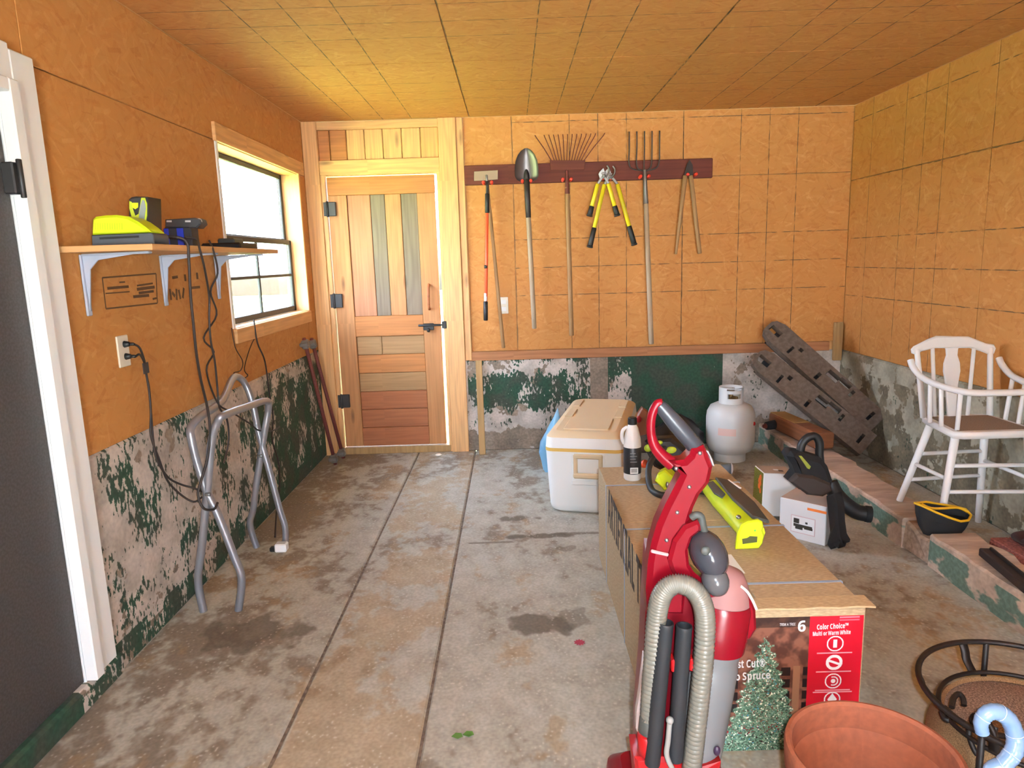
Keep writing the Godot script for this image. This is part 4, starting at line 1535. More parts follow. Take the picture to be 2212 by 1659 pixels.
func cartons() -> void:
	# small white carton set at an angle
	var t := thing("white_carton", "small white carton with black print patch under the leaf blower", "carton", Vector3(1.5, 0, -3.35))
	var a := Vector3(1.335, 0, -3.375)
	var b := Vector3(1.500, 0, -3.212)
	var back := Vector3(b.z - a.z, 0, -(b.x - a.x)).normalized()
	if back.z > 0:
		back = -back
	var up := Vector3(0, 0.205, 0)
	var keep := T
	var r := (b - a).normalized()
	T = Transform3D(Basis(r, Vector3.UP, -back), a)
	var w := a.distance_to(b)
	var st := stn()
	bx(st, 0, w, 0.0, 0.2, -0.2, 0, 0.003)
	part(t, "body", st, mat(c8(214, 212, 212), 0.6))
	st = stn()
	bx(st, 0.002, w - 0.002, 0.2, 0.203, -0.198, -0.002, 0.001)
	var tp := part(t, "lid", st, mat(c8(196, 168, 150), 0.6))
	st = stn()
	bx(st, w * 0.6, w, 0.165, 0.178, 0, 0.0012, 0.0)
	part(t, "orange_flash", st, mat(c8(240, 128, 60), 0.5))
	st = stn()
	bx(st, w * 0.26, w * 0.78, 0.035, 0.125, 0, 0.001, 0.0)
	var pl := part(t, "print_border", st, mat(c8(206, 176, 178), 0.6))
	st = stn()
	bx(st, w * 0.275, w * 0.765, 0.039, 0.121, 0.001, 0.0014, 0.0)
	part(pl, "print_patch", st, mat(c8(226, 224, 224), 0.6))
	st = stn()
	for q in [[0.32, 0.44, 0.085, 0.11], [0.32, 0.72, 0.068, 0.082], [0.36, 0.52, 0.055, 0.07], [0.55, 0.73, 0.062, 0.074], [0.57, 0.62, 0.09, 0.1]]:
		bx(st, w * q[0], w * q[1], q[2], q[3], 0.0014, 0.002, 0.0)
	part(pl, "print", st, M.ink)
	st = stn()
	bx(st, 0.002, 0.003, 0.02, 0.17, -0.18, -0.02, 0.0)
	T = keep
	# tilted carton with a garden picture
	var q0 := py(1650, 1022, 0.26)
	var t2 := thing("garden_carton", "tilted white carton with a lime and orange garden picture on its side", "carton", Vector3(q0.x, 0, q0.z))
	var rx := Vector3(0.94, -0.04, 0.10).normalized()
	var dn := Vector3(-0.30, -1.0, 0.06)
	dn = (dn - rx * dn.dot(rx)).normalized()
	var bk := rx.cross(-dn).normalized()
	T = Transform3D(Basis(rx, -dn, bk), q0)
	st = stn()
	bx(st, 0, 0.17, -0.235, 0.0, -0.20, 0.0, 0.003)
	part(t2, "body", st, mat(c8(222, 220, 218), 0.6))
	st = stn()
	bx(st, 0.004, 0.166, 0.0, 0.0015, -0.197, -0.003, 0.0005)
	var l2 := part(t2, "lid", st, mat(c8(176, 150, 128), 0.6))
	st = stn()
	bx(st, 0.075, 0.1, 0.0015, 0.0025, -0.11, -0.08, 0.0)
	part(l2, "white_mark", st, M.white_plastic)
	st = stn()
	bx(st, 0.095, 0.12, 0.0015, 0.0025, -0.085, -0.06, 0.0)
	part(l2, "dark_mark", st, M.ink)
	st = stn()
	bx(st, -0.0012, 0.0, -0.23, -0.003, -0.197, -0.003, 0.0)
	var sd := part(t2, "picture", st, mat(c8(156, 156, 62), 0.55, 0.0, mottle(128, 128, 91, 0.1, 0.1, 0.55, 1.0, 0.08), Vector3(9, 9, 9)))
	st = stn()
	for k in 7:
		var yy := -0.035 - 0.012 * k + 0.006 * (k % 2)
		ball(st, Vector3(-0.002, yy, -0.05 - 0.016 * (k % 3)), Vector3(0.0015, 0.016, 0.016), 10)
	part(sd, "orange_flowers", st, mat(c8(236, 112, 44), 0.5))
	T = keep

func leaf_blower() -> void:
	var zc := -3.33
	var t := thing("leaf_blower", "black leaf blower with curved nozzle and lime stripe lying over cartons", "leaf blower", Vector3(1.55, 0, zc))
	var st := stn()
	var P := func(q: Array, z: float) -> Array:
		var o := []
		for e in q:
			o.append(pz(e[0], e[1], z))
		return o
	slab(st, P.call([[1703, 988], [1712, 976], [1730, 978], [1752, 984], [1778, 992], [1792, 1010], [1802, 1040], [1800, 1060], [1778, 1072], [1752, 1066], [1730, 1060], [1708, 1042], [1722, 1024], [1716, 1008]], zc + 0.06), Vector3(0, 0, -0.12), 0.025)
	part(t, "housing", st, M.black_soft)
	st = stn()
	slab(st, P.call([[1708, 1042], [1724, 1026], [1760, 1030], [1796, 1046], [1800, 1062], [1780, 1074], [1745, 1070]], zc + 0.085), Vector3(0, 0, -0.05), 0.012)
	part(t, "motor_case", st, mat(c8(62, 50, 44), 0.6))
	st = stn()
	tube(st, smooth(P.call([[1728, 980], [1732, 960], [1744, 946], [1760, 942], [1770, 956], [1770, 980], [1772, 1000]], zc), 4), 0.020, 10)
	part(t, "handle", st, M.black)
	st = stn()
	slab(st, P.call([[1726, 985], [1732, 985], [1752, 1008], [1749, 1014], [1744, 1012]], zc + 0.064), Vector3(0, 0, -0.008), 0.002)
	part(t, "lime_stripe", st, mat(c8(150, 160, 60), 0.5))
	st = stn()
	var ns := smooth([pz(1792, 1042, zc), pz(1806, 1068, zc + 0.02), pz(1830, 1092, zc + 0.04), pz(1852, 1106, zc + 0.05), pz(1872, 1110, zc + 0.06)], 5)
	tube(st, ns, 0.038, 16)
	part(t, "nozzle", st, M.black)
	st = stn()
	var e: Vector3 = ns[ns.size() - 1]
	var d: Vector3 = (e - ns[ns.size() - 3]).normalized()
	lathe_on(st, e - d * 0.01, e + d * 0.03, [Vector2(0.036, 0), Vector2(0.041, 0.004), Vector2(0.041, 0.03), Vector2(0.034, 0.03), Vector2(0.034, 0.012), Vector2(0, 0.012)], 20)
	part(t, "nozzle_rim", st, M.black_soft)
	st = stn()
	var bg := P.call([[1782, 1072], [1800, 1066], [1806, 1090], [1808, 1130], [1812, 1158], [1818, 1176], [1811, 1172], [1808, 1186], [1800, 1180], [1792, 1188], [1784, 1176], [1790, 1150], [1786, 1110]], -3.165)
	slab(st, bg, Vector3(0.06, 0, -0.03), 0.010)
	part(t, "debris_bag", st, M.black_soft)

func pot_and_planter() -> void:
	var c := Vector3(0.752, 0, -1.335)
	var t := thing("terracotta_pot", "large empty terracotta flower pot beside the printed tree carton", "flower pot", c)
	var keep := T
	T = Transform3D(Basis.IDENTITY, c)
	var st := stn()
	lathe(st, [Vector2(0, 0.0), Vector2(0.108, 0.0), Vector2(0.112, 0.005), Vector2(0.155, 0.285), Vector2(0.172, 0.288), Vector2(0.178, 0.30), Vector2(0.181, 0.35), Vector2(0.178, 0.36), Vector2(0.170, 0.362), Vector2(0.164, 0.355), Vector2(0.160, 0.30), Vector2(0.148, 0.285), Vector2(0.104, 0.022), Vector2(0, 0.02)], 56)
	part(t, "pot", st, M.terra)
	T = keep
	var g := thing("black_gadget", "black plastic nozzle gadget lying in the terracotta pot", "nozzle", c)
	T = Transform3D(Basis(Vector3.UP, 0.5), c + Vector3(-0.03, 0.09, 0.05))
	st = stn()
	box(st, Vector3.ZERO, Vector3(0.10, 0.035, 0.05), 0.008)
	part(g, "body", st, M.black)
	st = stn()
	rod(st, Vector3(-0.02, -0.062, 0), Vector3(-0.02, 0.035, 0.0), 0.014, 12)
	part(g, "stem", st, M.grey_plastic)
	T = keep
	# iron hoop stand and the round coir tub in it
	var k := Vector3(1.275, 0, -1.56)
	var tub := thing("coir_tub", "round brown coir planter tub filled with dry soil inside iron hoop stand", "planter", k)
	T = Transform3D(Basis.IDENTITY, k)
	st = stn()
	lathe(st, [Vector2(0, 0.0), Vector2(0.13, 0.0), Vector2(0.19, 0.05), Vector2(0.232, 0.13), Vector2(0.228, 0.19), Vector2(0.208, 0.236), Vector2(0.198, 0.248), Vector2(0.19, 0.24)], 48, 1.0)
	part(tub, "coir_shell", st, M.coir)
	st = stn()
	var pr := [Vector2(0, 0.195)]
	lathe(st, [Vector2(0.195, 0.236), Vector2(0.15, 0.242), Vector2(0.10, 0.248), Vector2(0.05, 0.245), Vector2(0, 0.249)], 40, 2.0)
	part(tub, "soil", st, M.soil)
	var ir := thing("plant_stand", "dark wrought iron hoop plant stand with scrolls around brown tub", "plant stand", k)
	st = stn()
	var hoop := []
	for i in 64:
		hoop.append(Vector3(cos(TAU * i / 64) * 0.255, 0.32, sin(TAU * i / 64) * 0.255))
	tube(st, hoop, 0.0075, 8, false, true)
	part(ir, "top_hoop", st, M.iron)
	st = stn()
	hoop = []
	for i in 56:
		hoop.append(Vector3(cos(TAU * i / 56) * 0.205, 0.256, sin(TAU * i / 56) * 0.205))
	tube(st, hoop, 0.006, 8, false, true)
	part(ir, "inner_hoop", st, M.iron)
	for a in [-155, -95, -35, 25, 85, 145]:
		var d := Vector3(cos(deg_to_rad(a)), 0, sin(deg_to_rad(a)))
		st = stn()
		var s := smooth([d * 0.253 + Vector3(0, 0.318, 0), d * 0.242 + Vector3(0, 0.30, 0), d * 0.234 + Vector3(0, 0.278, 0), d * 0.208 + Vector3(0, 0.257, 0)], 4)
		var tg := d.cross(Vector3.UP)
		var R := []
		for p in s:
			R.append([p + tg * 0.011 + d * 0.003, p - tg * 0.011 + d * 0.003, p - tg * 0.011 - d * 0.003, p + tg * 0.011 - d * 0.003])
		rings(st, R)
		part(ir, "strap", st, M.iron)
	for a in [150, 95, -80, 20]:
		var d := Vector3(cos(deg_to_rad(a)), 0, sin(deg_to_rad(a)))
		st = stn()
		rod(st, d * 0.247, d * 0.255 + Vector3(0, 0.318, 0), 0.0075, 8)
		part(ir, "leg", st, M.iron)
	T = keep
	var curls := [
		[[2056, 1528, 0.30], [2060, 1508, 0.31], [2071, 1499, 0.315], [2080, 1508, 0.31], [2082, 1524, 0.30]],
		[[2040, 1528, 0.29], [2062, 1548, 0.285], [2090, 1566, 0.28], [2130, 1582, 0.27], [2170, 1590, 0.26], [2200, 1590, 0.25]],
		[[2034, 1538, 0.285], [2040, 1552, 0.28], [2050, 1556, 0.28]],
		[[2092, 1570, 0.275], [2096, 1598, 0.25], [2108, 1626, 0.23], [2124, 1640, 0.22], [2138, 1626, 0.23], [2144, 1600, 0.25], [2150, 1570, 0.28]],
		[[2120, 1536, 0.30], [2136, 1562, 0.29], [2150, 1590, 0.27], [2154, 1620, 0.25], [2136, 1652, 0.22], [2104, 1690, 0.18]],
		[[2120, 1556, 0.29], [2106, 1546, 0.295], [2100, 1556, 0.29], [2110, 1568, 0.285], [2126, 1562, 0.29]]]
	for cu in curls:
		var pts := []
		for q in cu:
			pts.append(py(q[0], q[1], q[2]))
		st = stn()
		tube(st, smooth(pts, 6), 0.0068, 8)
		part(ir, "scroll", st, M.iron)
	T = keep
	# pale blue cane
	var cz := -1.24
	st = stn()
	var cp := []
	for q in [[2122, 1582, 0.0], [2119, 1560, 0.0], [2133, 1541, 0.0], [2156, 1538, 0.0], [2180, 1556, 0.0], [2193, 1590, 0.0], [2190, 1622, 0.01], [2168, 1652, 0.015], [2140, 1686, 0.02]]:
		cp.append(pz(q[0], q[1], cz + q[2]))
	cp.append(Vector3(0.9, 0.24, -1.14))
	cp.append(Vector3(0.935, 0.02, -1.1))
	var sc := smooth(cp, 7)
	var rad := []
	for i in sc.size():
		rad.append((0.012 + 0.004 * minf(1.0, i / 24.0)) * (1.0 if i % 3 else 1.06))
	tube(st, sc, rad, 14)
	var cane := thing("plastic_cane", "pale blue ribbed plastic cane with crook top beside terracotta pot", "cane", Vector3(0.935, 0, -1.1))
	part(cane, "crook", st, mat(c8(128, 158, 194), 0.25))
	st = stn()
	for i in [10, 22, 34, 44, 50]:
		var p: Vector3 = sc[mini(i, sc.size() - 2)]
		var q: Vector3 = sc[mini(i + 1, sc.size() - 1)]
		var f := (q - p).normalized()
		lathe_on(st, p - f * 0.001, p + f, [Vector2(rad[i] + 0.0004, 0), Vector2(rad[i] + 0.0012, 0.001), Vector2(rad[i] + 0.0004, 0.002)], 14)
	part(cane, "ridge", st, mat(c8(190, 206, 226), 0.25))

func beyond_ledge() -> void:
	# black bag with a yellow rim
	var t := thing("tool_bag", "black fabric tool bag with bright yellow rim standing in the broken gap of ledge", "bag", Vector3(1.985, 0.125, -3.04))
	var st := stn()
	var zf := -3.0
	var rim := []
	for q in [[1976, 1087, -3.02], [1990, 1092, -2.99], [2020, 1106, -2.985], [2050, 1118, -2.985], [2075, 1126, -2.99], [2092, 1124, -3.01], [2098, 1113, -3.05], [2086, 1100, -3.08], [2062, 1094, -3.09], [2030, 1089, -3.09], [2000, 1084, -3.06]]:
		rim.append(pz(q[0], q[1], q[2]))
	var R := []
	for f in [[0.0, 0.7], [0.3, 0.86], [0.7, 0.97], [1.0, 1.0]]:
		var ring := []
		var c := Vector3(1.985, 0, -3.035)
		for p in rim:
			ring.append(Vector3(lerpf(c.x, p.x, f[1]), lerpf(0.131, p.y, f[0]), lerpf(c.z, p.z, f[1])))
		R.append(ring)
	rings(st, R, false)
	part(t, "bag_body", st, M.black_soft)
	st = stn()
	var floor_r := []
	for p in rim:
		floor_r.append(Vector3(lerpf(1.985, p.x, 0.95), lerpf(0.131, p.y, 0.6), lerpf(-3.035, p.z, 0.95)))
	var fc := Vector3.ZERO
	for p in floor_r:
		fc += p / floor_r.size()
	for i in floor_r.size():
		tri(st, fc, floor_r[i], floor_r[(i + 1) % floor_r.size()], Vector3.UP)
	part(t, "lining", st, M.black)
	st = stn()
	var loop := []
	for i in rim.size():
		var a: Vector3 = rim[i]
		var b: Vector3 = rim[(i + 1) % rim.size()]
		for k in 3:
			loop.append(a.lerp(b, k / 3.0))
	tube(st, loop, 0.0055, 8, false, true)
	part(t, "rim", st, mat(c8(226, 176, 30), 0.5))
	st = stn()
	tube(st, smooth([pz(1992, 1090, -3.03), pz(2012, 1098, -3.04), pz(2040, 1098, -3.05), pz(2070, 1097, -3.06), pz(2090, 1106, -3.06)], 4), 0.006, 8)
	part(t, "strap", st, mat(c8(222, 168, 30), 0.5))
	# red crate, bowl and log beside it
	var cr := thing("red_crate", "faded red wooden crate on the ground behind broken ledge", "crate", Vector3(2.24, 0, -2.72))
	st = stn()
	bx(st, 2.10, 2.42, 0.0, 0.135, -2.93, -2.50, 0.006)
	part(cr, "body", st, M.rust_pink)
	for k in 4:
		st = stn()
		bx(st, 2.102 + 0.08 * k, 2.178 + 0.08 * k, 0.135, 0.147, -2.925, -2.505, 0.003)
		part(cr, "slat", st, M.rust_pink)
	st = stn()
	bx(st, 2.085, 2.10, 0.0, 0.15, -2.52, -2.49, 0.003)
	part(cr, "corner_post", st, M.door_red)
	var bw := thing("dark_bowl", "shallow dark red metal pan resting on the red crate", "pan", Vector3(2.26, 0.147, -2.84))
	var keep := T
	T = Transform3D(Basis.IDENTITY, Vector3(2.25, 0.1475, -2.815))
	st = stn()
	lathe(st, [Vector2(0, 0), Vector2(0.08, 0), Vector2(0.105, 0.02), Vector2(0.112, 0.022), Vector2(0.112, 0.026), Vector2(0.102, 0.024), Vector2(0.078, 0.005), Vector2(0, 0.004)], 36)
	part(bw, "pan", st, mat(c8(70, 36, 34), 0.4, 0.2))
	T = keep
	var lg := thing("wood_offcut", "pale round wood offcut resting across the dark pan", "wood", Vector3(2.36, 0.16, -2.78))
	st = stn()
	var la := Vector3(2.245, 0.203, -2.88)
	var lb := Vector3(2.41, 0.203, -2.62)
	rod(st, la, lb, 0.03, 14)
	part(lg, "log", st, mat(c8(176, 140, 110), 0.85, 0.0, M.speck, Vector3(8, 8, 8)))
	st = stn()
	rod(st, la + (la - lb).normalized() * 0.001, la, 0.024, 14)
	part(lg, "end_grain", st, mat(c8(140, 100, 78), 0.9))
	# dark steel bar on top of the ledge
	st = stn()
	bar(st, py(2128, 1192, 0.185), py(2290, 1325, 0.185), 0.05, 0.035, Vector3.UP, 0.004)
	var ba := thing("angle_bar", "dark rusty steel channel bar lying on ledge edge", "metal bar", py(2160, 1230, 0.15))
	part(ba, "bar", st, mat(c8(52, 40, 36), 0.6, 0.3))
	st = stn()
	bar(st, py(2140, 1186, 0.203), py(2300, 1316, 0.203), 0.012, 0.02, Vector3.UP, 0.003)
	part(ba, "flange", st, mat(c8(38, 32, 30), 0.5, 0.4))
	# beam lying on the ledge under the ramps
	st = stn()
	var b0 := py(1640, 872, 0.245)
	var b1 := py(1786, 952, 0.245)
	b0 = Vector3(1.93, 0.215, -5.0)
	b1 = Vector3(2.0, 0.215, -4.35)
	bar(st, b0, b1, 0.13, 0.11, Vector3.UP, 0.012)
	var bm := thing("timber_beam", "short rough brown timber beam lying on ledge under the ramps", "timber", Vector3(1.96, 0.15, -4.7))
	part(bm, "beam", st, M.plank_v)
	st = stn()
	bar(st, b0 + Vector3(0, 0.0565, 0.01), b0.lerp(b1, 0.55) + Vector3(0, 0.0565, 0), 0.11, 0.004, Vector3.UP, 0.001)
	part(bm, "pale_face", st, mat(c8(196, 148, 84), 0.8, 0.0, M.speck, Vector3(6, 6, 6)), "pale sawn face")
	st = stn()
	var mh := py(1626, 872, 0.17)
	var mp := thing("mallet", "small dark rubber mallet head lying beside the gas cylinder", "mallet", mh)
	rod(st, Vector3(1.885, 0.2, -4.90), Vector3(1.80, 0.2, -4.86), 0.034, 14, 0.03)
	part(mp, "head", st, M.black_soft)
	st = stn()
	rod(st, Vector3(1.80, 0.2, -4.86), Vector3(1.775, 0.2, -4.85), 0.02, 12, 0.012)
	part(mp, "tip", st, M.rust)

func small_floor_things() -> void:
	var st := stn()
	# spray bottle on the carton
	var c := Vector3(0.515, BH, -2.985)
	var t := thing("detergent_bottle", "white plastic bottle with black label and cap on the tree carton", "bottle", c)
	var keep := T
	T = Transform3D(Basis.IDENTITY, c)
	lathe(st, [Vector2(0, 0.0), Vector2(0.034, 0.0), Vector2(0.0385, 0.006), Vector2(0.0385, 0.165), Vector2(0.036, 0.19), Vector2(0.026, 0.235), Vector2(0.018, 0.25), Vector2(0.015, 0.255), Vector2(0, 0.255)], 30, 0.8)
	part(t, "body", st, M.white_plastic)
	st = stn()
	lathe(st, [Vector2(0.0387, 0.032), Vector2(0.0392, 0.033), Vector2(0.0392, 0.15), Vector2(0.0387, 0.151)], 30)
	var lb := part(t, "label_band", st, mat(c8(40, 40, 42), 0.4))
	st = stn()
	for k in 9:
		var x := -0.012 + 0.003 * k
		bx(st, x, x + (0.0018 if k % 2 else 0.001), 0.042, 0.06, 0.0405, 0.041, 0.0)
	var bc := stn()
	bx(bc, -0.016, 0.019, 0.036, 0.064, 0.0388, 0.0402, 0.0)
	part(lb, "barcode_patch", bc, M.white_plastic)
	part(lb, "barcode", st, M.ink)
	st = stn()
	for k in 4:
		bx(st, -0.016, 0.014 - 0.006 * (k % 2), 0.088 + 0.013 * k, 0.091 + 0.013 * k, 0.0388, 0.0397, 0.0)
	part(lb, "print", st, mat(c8(120, 120, 122), 0.5))
	st = stn()
	lathe(st, [Vector2(0.0, 0.252), Vector2(0.02, 0.252), Vector2(0.0205, 0.256), Vector2(0.0195, 0.28), Vector2(0.016, 0.284), Vector2(0, 0.284)], 24)
	part(t, "cap", st, M.black)
	st = stn()
	tube(st, smooth([Vector3(-0.022, 0.24, 0), Vector3(-0.042, 0.225, 0.0), Vector3(-0.046, 0.19, 0), Vector3(-0.036, 0.165, 0)], 4), 0.008, 8)
	part(t, "grip", st, M.white_plastic)
	T = keep

	# hedge trimmer lying on the carton, its end plate towards the viewer
	var y0 := BH + 0.003
	var h := thing("hedge_trimmer", "lime and dark grey cordless trimmer lying on carton behind vacuum", "power tool", Vector3(0.80, BH, -2.5))
	var kt := T
	T = Transform3D(Basis.IDENTITY, Vector3(-0.018, 0, 0.055))
	st = stn()
	var prof := [[-2.82, 0.05, 0.035], [-2.76, 0.075, 0.055], [-2.6, 0.085, 0.06], [-2.42, 0.08, 0.052], [-2.3, 0.07, 0.045]]
	var R := []
	for q in prof:
		var ring := []
		for k in 14:
			var a := TAU * k / 14
			var xx: float = 0.82 + (q[0] + 2.55) * -0.02
			ring.append(Vector3(xx + cos(a) * q[2], y0 + q[1] * 0.5 + sin(a) * q[1] * 0.5, q[0]))
		R.append(ring)
	rings(st, R)
	part(h, "housing", st, M.lime)
	st = stn()
	slab(st, [Vector3(0.815, y0 + 0.082, -2.74), Vector3(0.875, y0 + 0.066, -2.74), Vector3(0.892, y0 + 0.060, -2.5), Vector3(0.878, y0 + 0.058, -2.32), Vector3(0.822, y0 + 0.074, -2.33), Vector3(0.805, y0 + 0.082, -2.5)], Vector3(0.002, 0.012, 0), 0.003)
	var gp := part(h, "top_panel", st, M.grey_plastic)
	st = stn()
	slab(st, [Vector3(0.772, y0 + 0.078, -2.70), Vector3(0.798, y0 + 0.084, -2.70), Vector3(0.80, y0 + 0.084, -2.55), Vector3(0.778, y0 + 0.08, -2.52), Vector3(0.766, y0 + 0.076, -2.58)], Vector3(-0.003, 0.008, 0), 0.002)
	part(h, "trigger_panel", st, M.grey_plastic)
	st = stn()
	bar(st, Vector3(0.868, y0 + 0.08, -2.74), Vector3(0.885, y0 + 0.078, -2.64), 0.008, 0.004, Vector3.UP, 0.001)
	part(gp, "pale_mark", st, M.white_plastic)
	st = stn()
	ball(st, Vector3(0.787, y0 + 0.07, -2.36), Vector3(0.009, 0.008, 0.012), 12)
	part(h, "bolt", st, M.steel)
	st = stn()
	ball(st, Vector3(0.785, y0 + 0.06, -2.31), Vector3(0.009, 0.008, 0.014), 12)
	part(h, "bolt", st, M.steel)
	st = stn()
	bar(st, Vector3(0.83, y0 + 0.03, -2.79), Vector3(0.74, y0 + 0.03, -2.84), 0.07, 0.055, Vector3.UP, 0.012)
	part(h, "dark_shaft", st, mat(c8(66, 62, 48), 0.6))
	T = kt
	st = stn()
	var pl := []
	for q in [[1590, 1190], [1592, 1172], [1595, 1150], [1602, 1135], [1615, 1127], [1640, 1124], [1648, 1128], [1650, 1137], [1648, 1146], [1652, 1158], [1648, 1175], [1640, 1186], [1620, 1190], [1600, 1193]]:
		pl.append(pz(q[0], q[1], -2.19))
		pl[-1].y = maxf(pl[-1].y, BH + 0.003)
	slab(st, pl, Vector3(0, 0.0, -0.02), 0.005)
	var ep := part(h, "end_plate", st, M.lime)
	st = stn()
	slab(st, [pz(1603, 1164, -2.1895), pz(1614, 1162, -2.1895), pz(1620, 1158, -2.1895), pz(1636, 1159, -2.1895), pz(1635, 1171, -2.1895), pz(1604, 1175, -2.1895)], Vector3(0, 0, 0.001), 0.0)
	part(ep, "dark_print", st, mat(c8(74, 78, 28), 0.6))
	st = stn()
	ball(st, pz(1631, 1146, -2.189), Vector3(0.003, 0.003, 0.002), 8)
	part(ep, "green_dot", st, mat(c8(60, 190, 90), 0.4))

	# chain saw with a looped front handle, behind the vacuum handle
	var s := thing("chain_saw", "lime and black cordless saw with looped handle beside white bottle", "power tool", Vector3(0.64, BH, -2.95))
	st = stn()
	var lp := []
	for q in [[1462, 968, 0.10], [1436, 968, 0.13], [1414, 984, 0.12], [1402, 1008, 0.09], [1401, 1036, 0.05], [1408, 1058, 0.02], [1424, 1068, 0.015], [1442, 1070, 0.015]]:
		lp.append(py(q[0], q[1], BH + q[2]))
	tube(st, smooth(lp, 5), 0.0135, 10)
	part(s, "loop_handle", st, mat(c8(46, 46, 48), 0.55))
	st = stn()
	var bd := []
	for q in [[1414, 1040], [1420, 1024], [1436, 1016], [1450, 1028], [1458, 1038], [1448, 1050], [1444, 1070], [1432, 1070], [1428, 1054]]:
		bd.append(pz(q[0], q[1], -2.80))
		bd[-1].y = maxf(bd[-1].y, BH + 0.004)
	slab(st, bd, Vector3(0.03, 0, -0.07), 0.008)
	var lm := part(s, "lime_housing", st, M.lime)
	st = stn()
	ball(st, pz(1442, 1048, -2.795), Vector3(0.008, 0.014, 0.006), 12)
	part(lm, "badge", st, M.steel)
	st = stn()
	var kb := []
	for q in [[1394, 975], [1404, 950], [1450, 948], [1496, 986], [1500, 1040], [1470, 1060], [1440, 1024], [1412, 1010]]:
		kb.append(pz(q[0], q[1], -3.01))
		kb[-1].y = maxf(kb[-1].y, BH + 0.004)
	slab(st, kb, Vector3(0.03, 0, -0.08), 0.015)
	part(s, "motor_body", st, M.black)
	st = stn()
	for q in [[1400, 968, 9, 9], [1450, 972, 12, 8], [1424, 956, 8, 5]]:
		ball(st, pz(q[0], q[1], -3.005), Vector3(q[2] * 0.002, q[3] * 0.002, 0.008), 12)
	part(s, "lime_trim", st, mat(c8(170, 186, 40), 0.5))
	st = stn()
	rod(st, py(1388, 1004, BH + 0.03), py(1396, 1000, BH + 0.045), 0.018, 12)
	part(s, "orange_knob", st, M.orange)

	# dark sack and coloured packet between the cooler and the gas bottle
	var sk := thing("dark_sack", "slumped black plastic sack between cooler and gas cylinder", "sack", Vector3(1.16, 0, -4.72))
	st = stn()
	R = []
	var nn := nz(515, 1.0, 3)
	for i in 9:
		var f := i / 8.0
		var ring := []
		for k in 18:
			var a := TAU * k / 18
			var rr := (0.17 * sin(PI * clampf(0.12 + f * 0.86, 0, 1)) + 0.01) * (1.0 + 0.35 * nn.get_noise_2d(k * 0.7 if k < 9 else (18 - k) * 0.7, f * 5.0))
			ring.append(Vector3(1.14 + cos(a) * rr * 1.05, f * 0.33, -4.76 + sin(a) * rr * 0.9))
		R.append(ring)
	rings(st, R)
	part(sk, "sack", st, mat(c8(34, 30, 32), 0.35))
	st = stn()
	var rp := []
	for q in [[1372, 925], [1376, 898], [1388, 880], [1400, 888], [1404, 915], [1398, 940], [1380, 945]]:
		rp.append(pz(q[0], q[1], -4.95))
	slab(st, rp, Vector3(0, 0, -0.06), 0.012)
	var pk := thing("snack_packet", "crumpled red and orange packet behind the cooler", "packet", Vector3(0.95, 0, -4.98))
	part(pk, "packet", st, mat(c8(150, 84, 52), 0.45))
	st = stn()
	ball(st, pz(1380, 906, -4.945), Vector3(0.02, 0.026, 0.008), 12)
	part(pk, "red_patch", st, M.red_bright)
	st = stn()
	bx(st, 0.88, 1.0, 0.0, 0.14, -5.04, -4.95, 0.006)
	part(pk, "stack", st, mat(c8(110, 96, 90), 0.7))

	# light blue bag behind the cooler
	st = stn()
	R = []
	for i in 8:
		var f := i / 7.0
		var ring := []
		for k in 14:
			var a := TAU * k / 14
			var rr := (0.07 + 0.025 * sin(f * 5.0) - 0.045 * f * f * f) * (1.0 + 0.8 * nn.get_noise_2d(40.0 + absf(k - 7.0), f * 4.0))
			ring.append(Vector3(0.25 + 0.04 * f + cos(a) * rr, 0.0 + f * 0.43, -4.62 + sin(a) * rr))
		R.append(ring)
	rings(st, R)
	one("plastic_bag", st, mat(c8(126, 176, 206), 0.35), "crumpled light blue plastic bag standing behind the cooler", "bag")

	# grey plug-like tube on the floor before the gas bottle
	var tb := thing("pipe_fitting", "blue grey plastic pipe fitting with white rim on the floor", "pipe fitting", Vector3(1.36, 0, -4.42))
	st = stn()
	rod(st, Vector3(1.30, 0.035, -4.42), Vector3(1.405, 0.036, -4.40), 0.02, 14, 0.034)
	part(tb, "tube", st, mat(c8(104, 122, 138), 0.45))
	st = stn()
	rod(st, Vector3(1.405, 0.036, -4.40), Vector3(1.418, 0.036, -4.398), 0.036, 16)
	part(tb, "rim", st, M.white_plastic)

	# loose bits on the floor
	st = stn()
	rod(st, py(947, 984, 0.001) , py(947, 984, 0.001) + Vector3(0, 0.012, 0), 0.026, 20)  # white disc painted in place of a bright gleam by the door
	one("gleam_disc", st, mat(c8(250, 250, 240), 0.3), "small round white disc painting a bright gleam on the floor at the threshold", "cap")
	var lf := thing("fallen_leaf", "two small fresh green leaves on the bare concrete floor", "leaf", py(1000, 1588, 0.0))
	for q in [[988, 1590], [1012, 1586]]:
		var c2 := py(q[0], q[1], 0.004)
		st = stn()
		slab(st, [c2 + Vector3(-0.018, 0, 0.002), c2 + Vector3(-0.006, 0.002, -0.012), c2 + Vector3(0.012, 0.003, -0.008), c2 + Vector3(0.017, 0.0, 0.003), c2 + Vector3(0.002, 0.001, 0.014)], Vector3(0, 0.001, 0), 0.0)
		part(lf, "leaf_blade", st, M.leaf)
	st = stn()
	var c3 := py(1252, 1388, 0.001)
	var petals := []
	for k in 20:
		var a := TAU * k / 20
		petals.append(c3 + Vector3(cos(a), 0, sin(a)) * (0.022 if k % 2 else 0.014))
	slab(st, petals, Vector3(0, 0.002, 0), 0.0)
	one("flower_head", st, mat(c8(168, 58, 80), 0.8), "flattened magenta flower head on the concrete floor", "flower")
	# wooden batten leaning on the back wall
	st = stn()
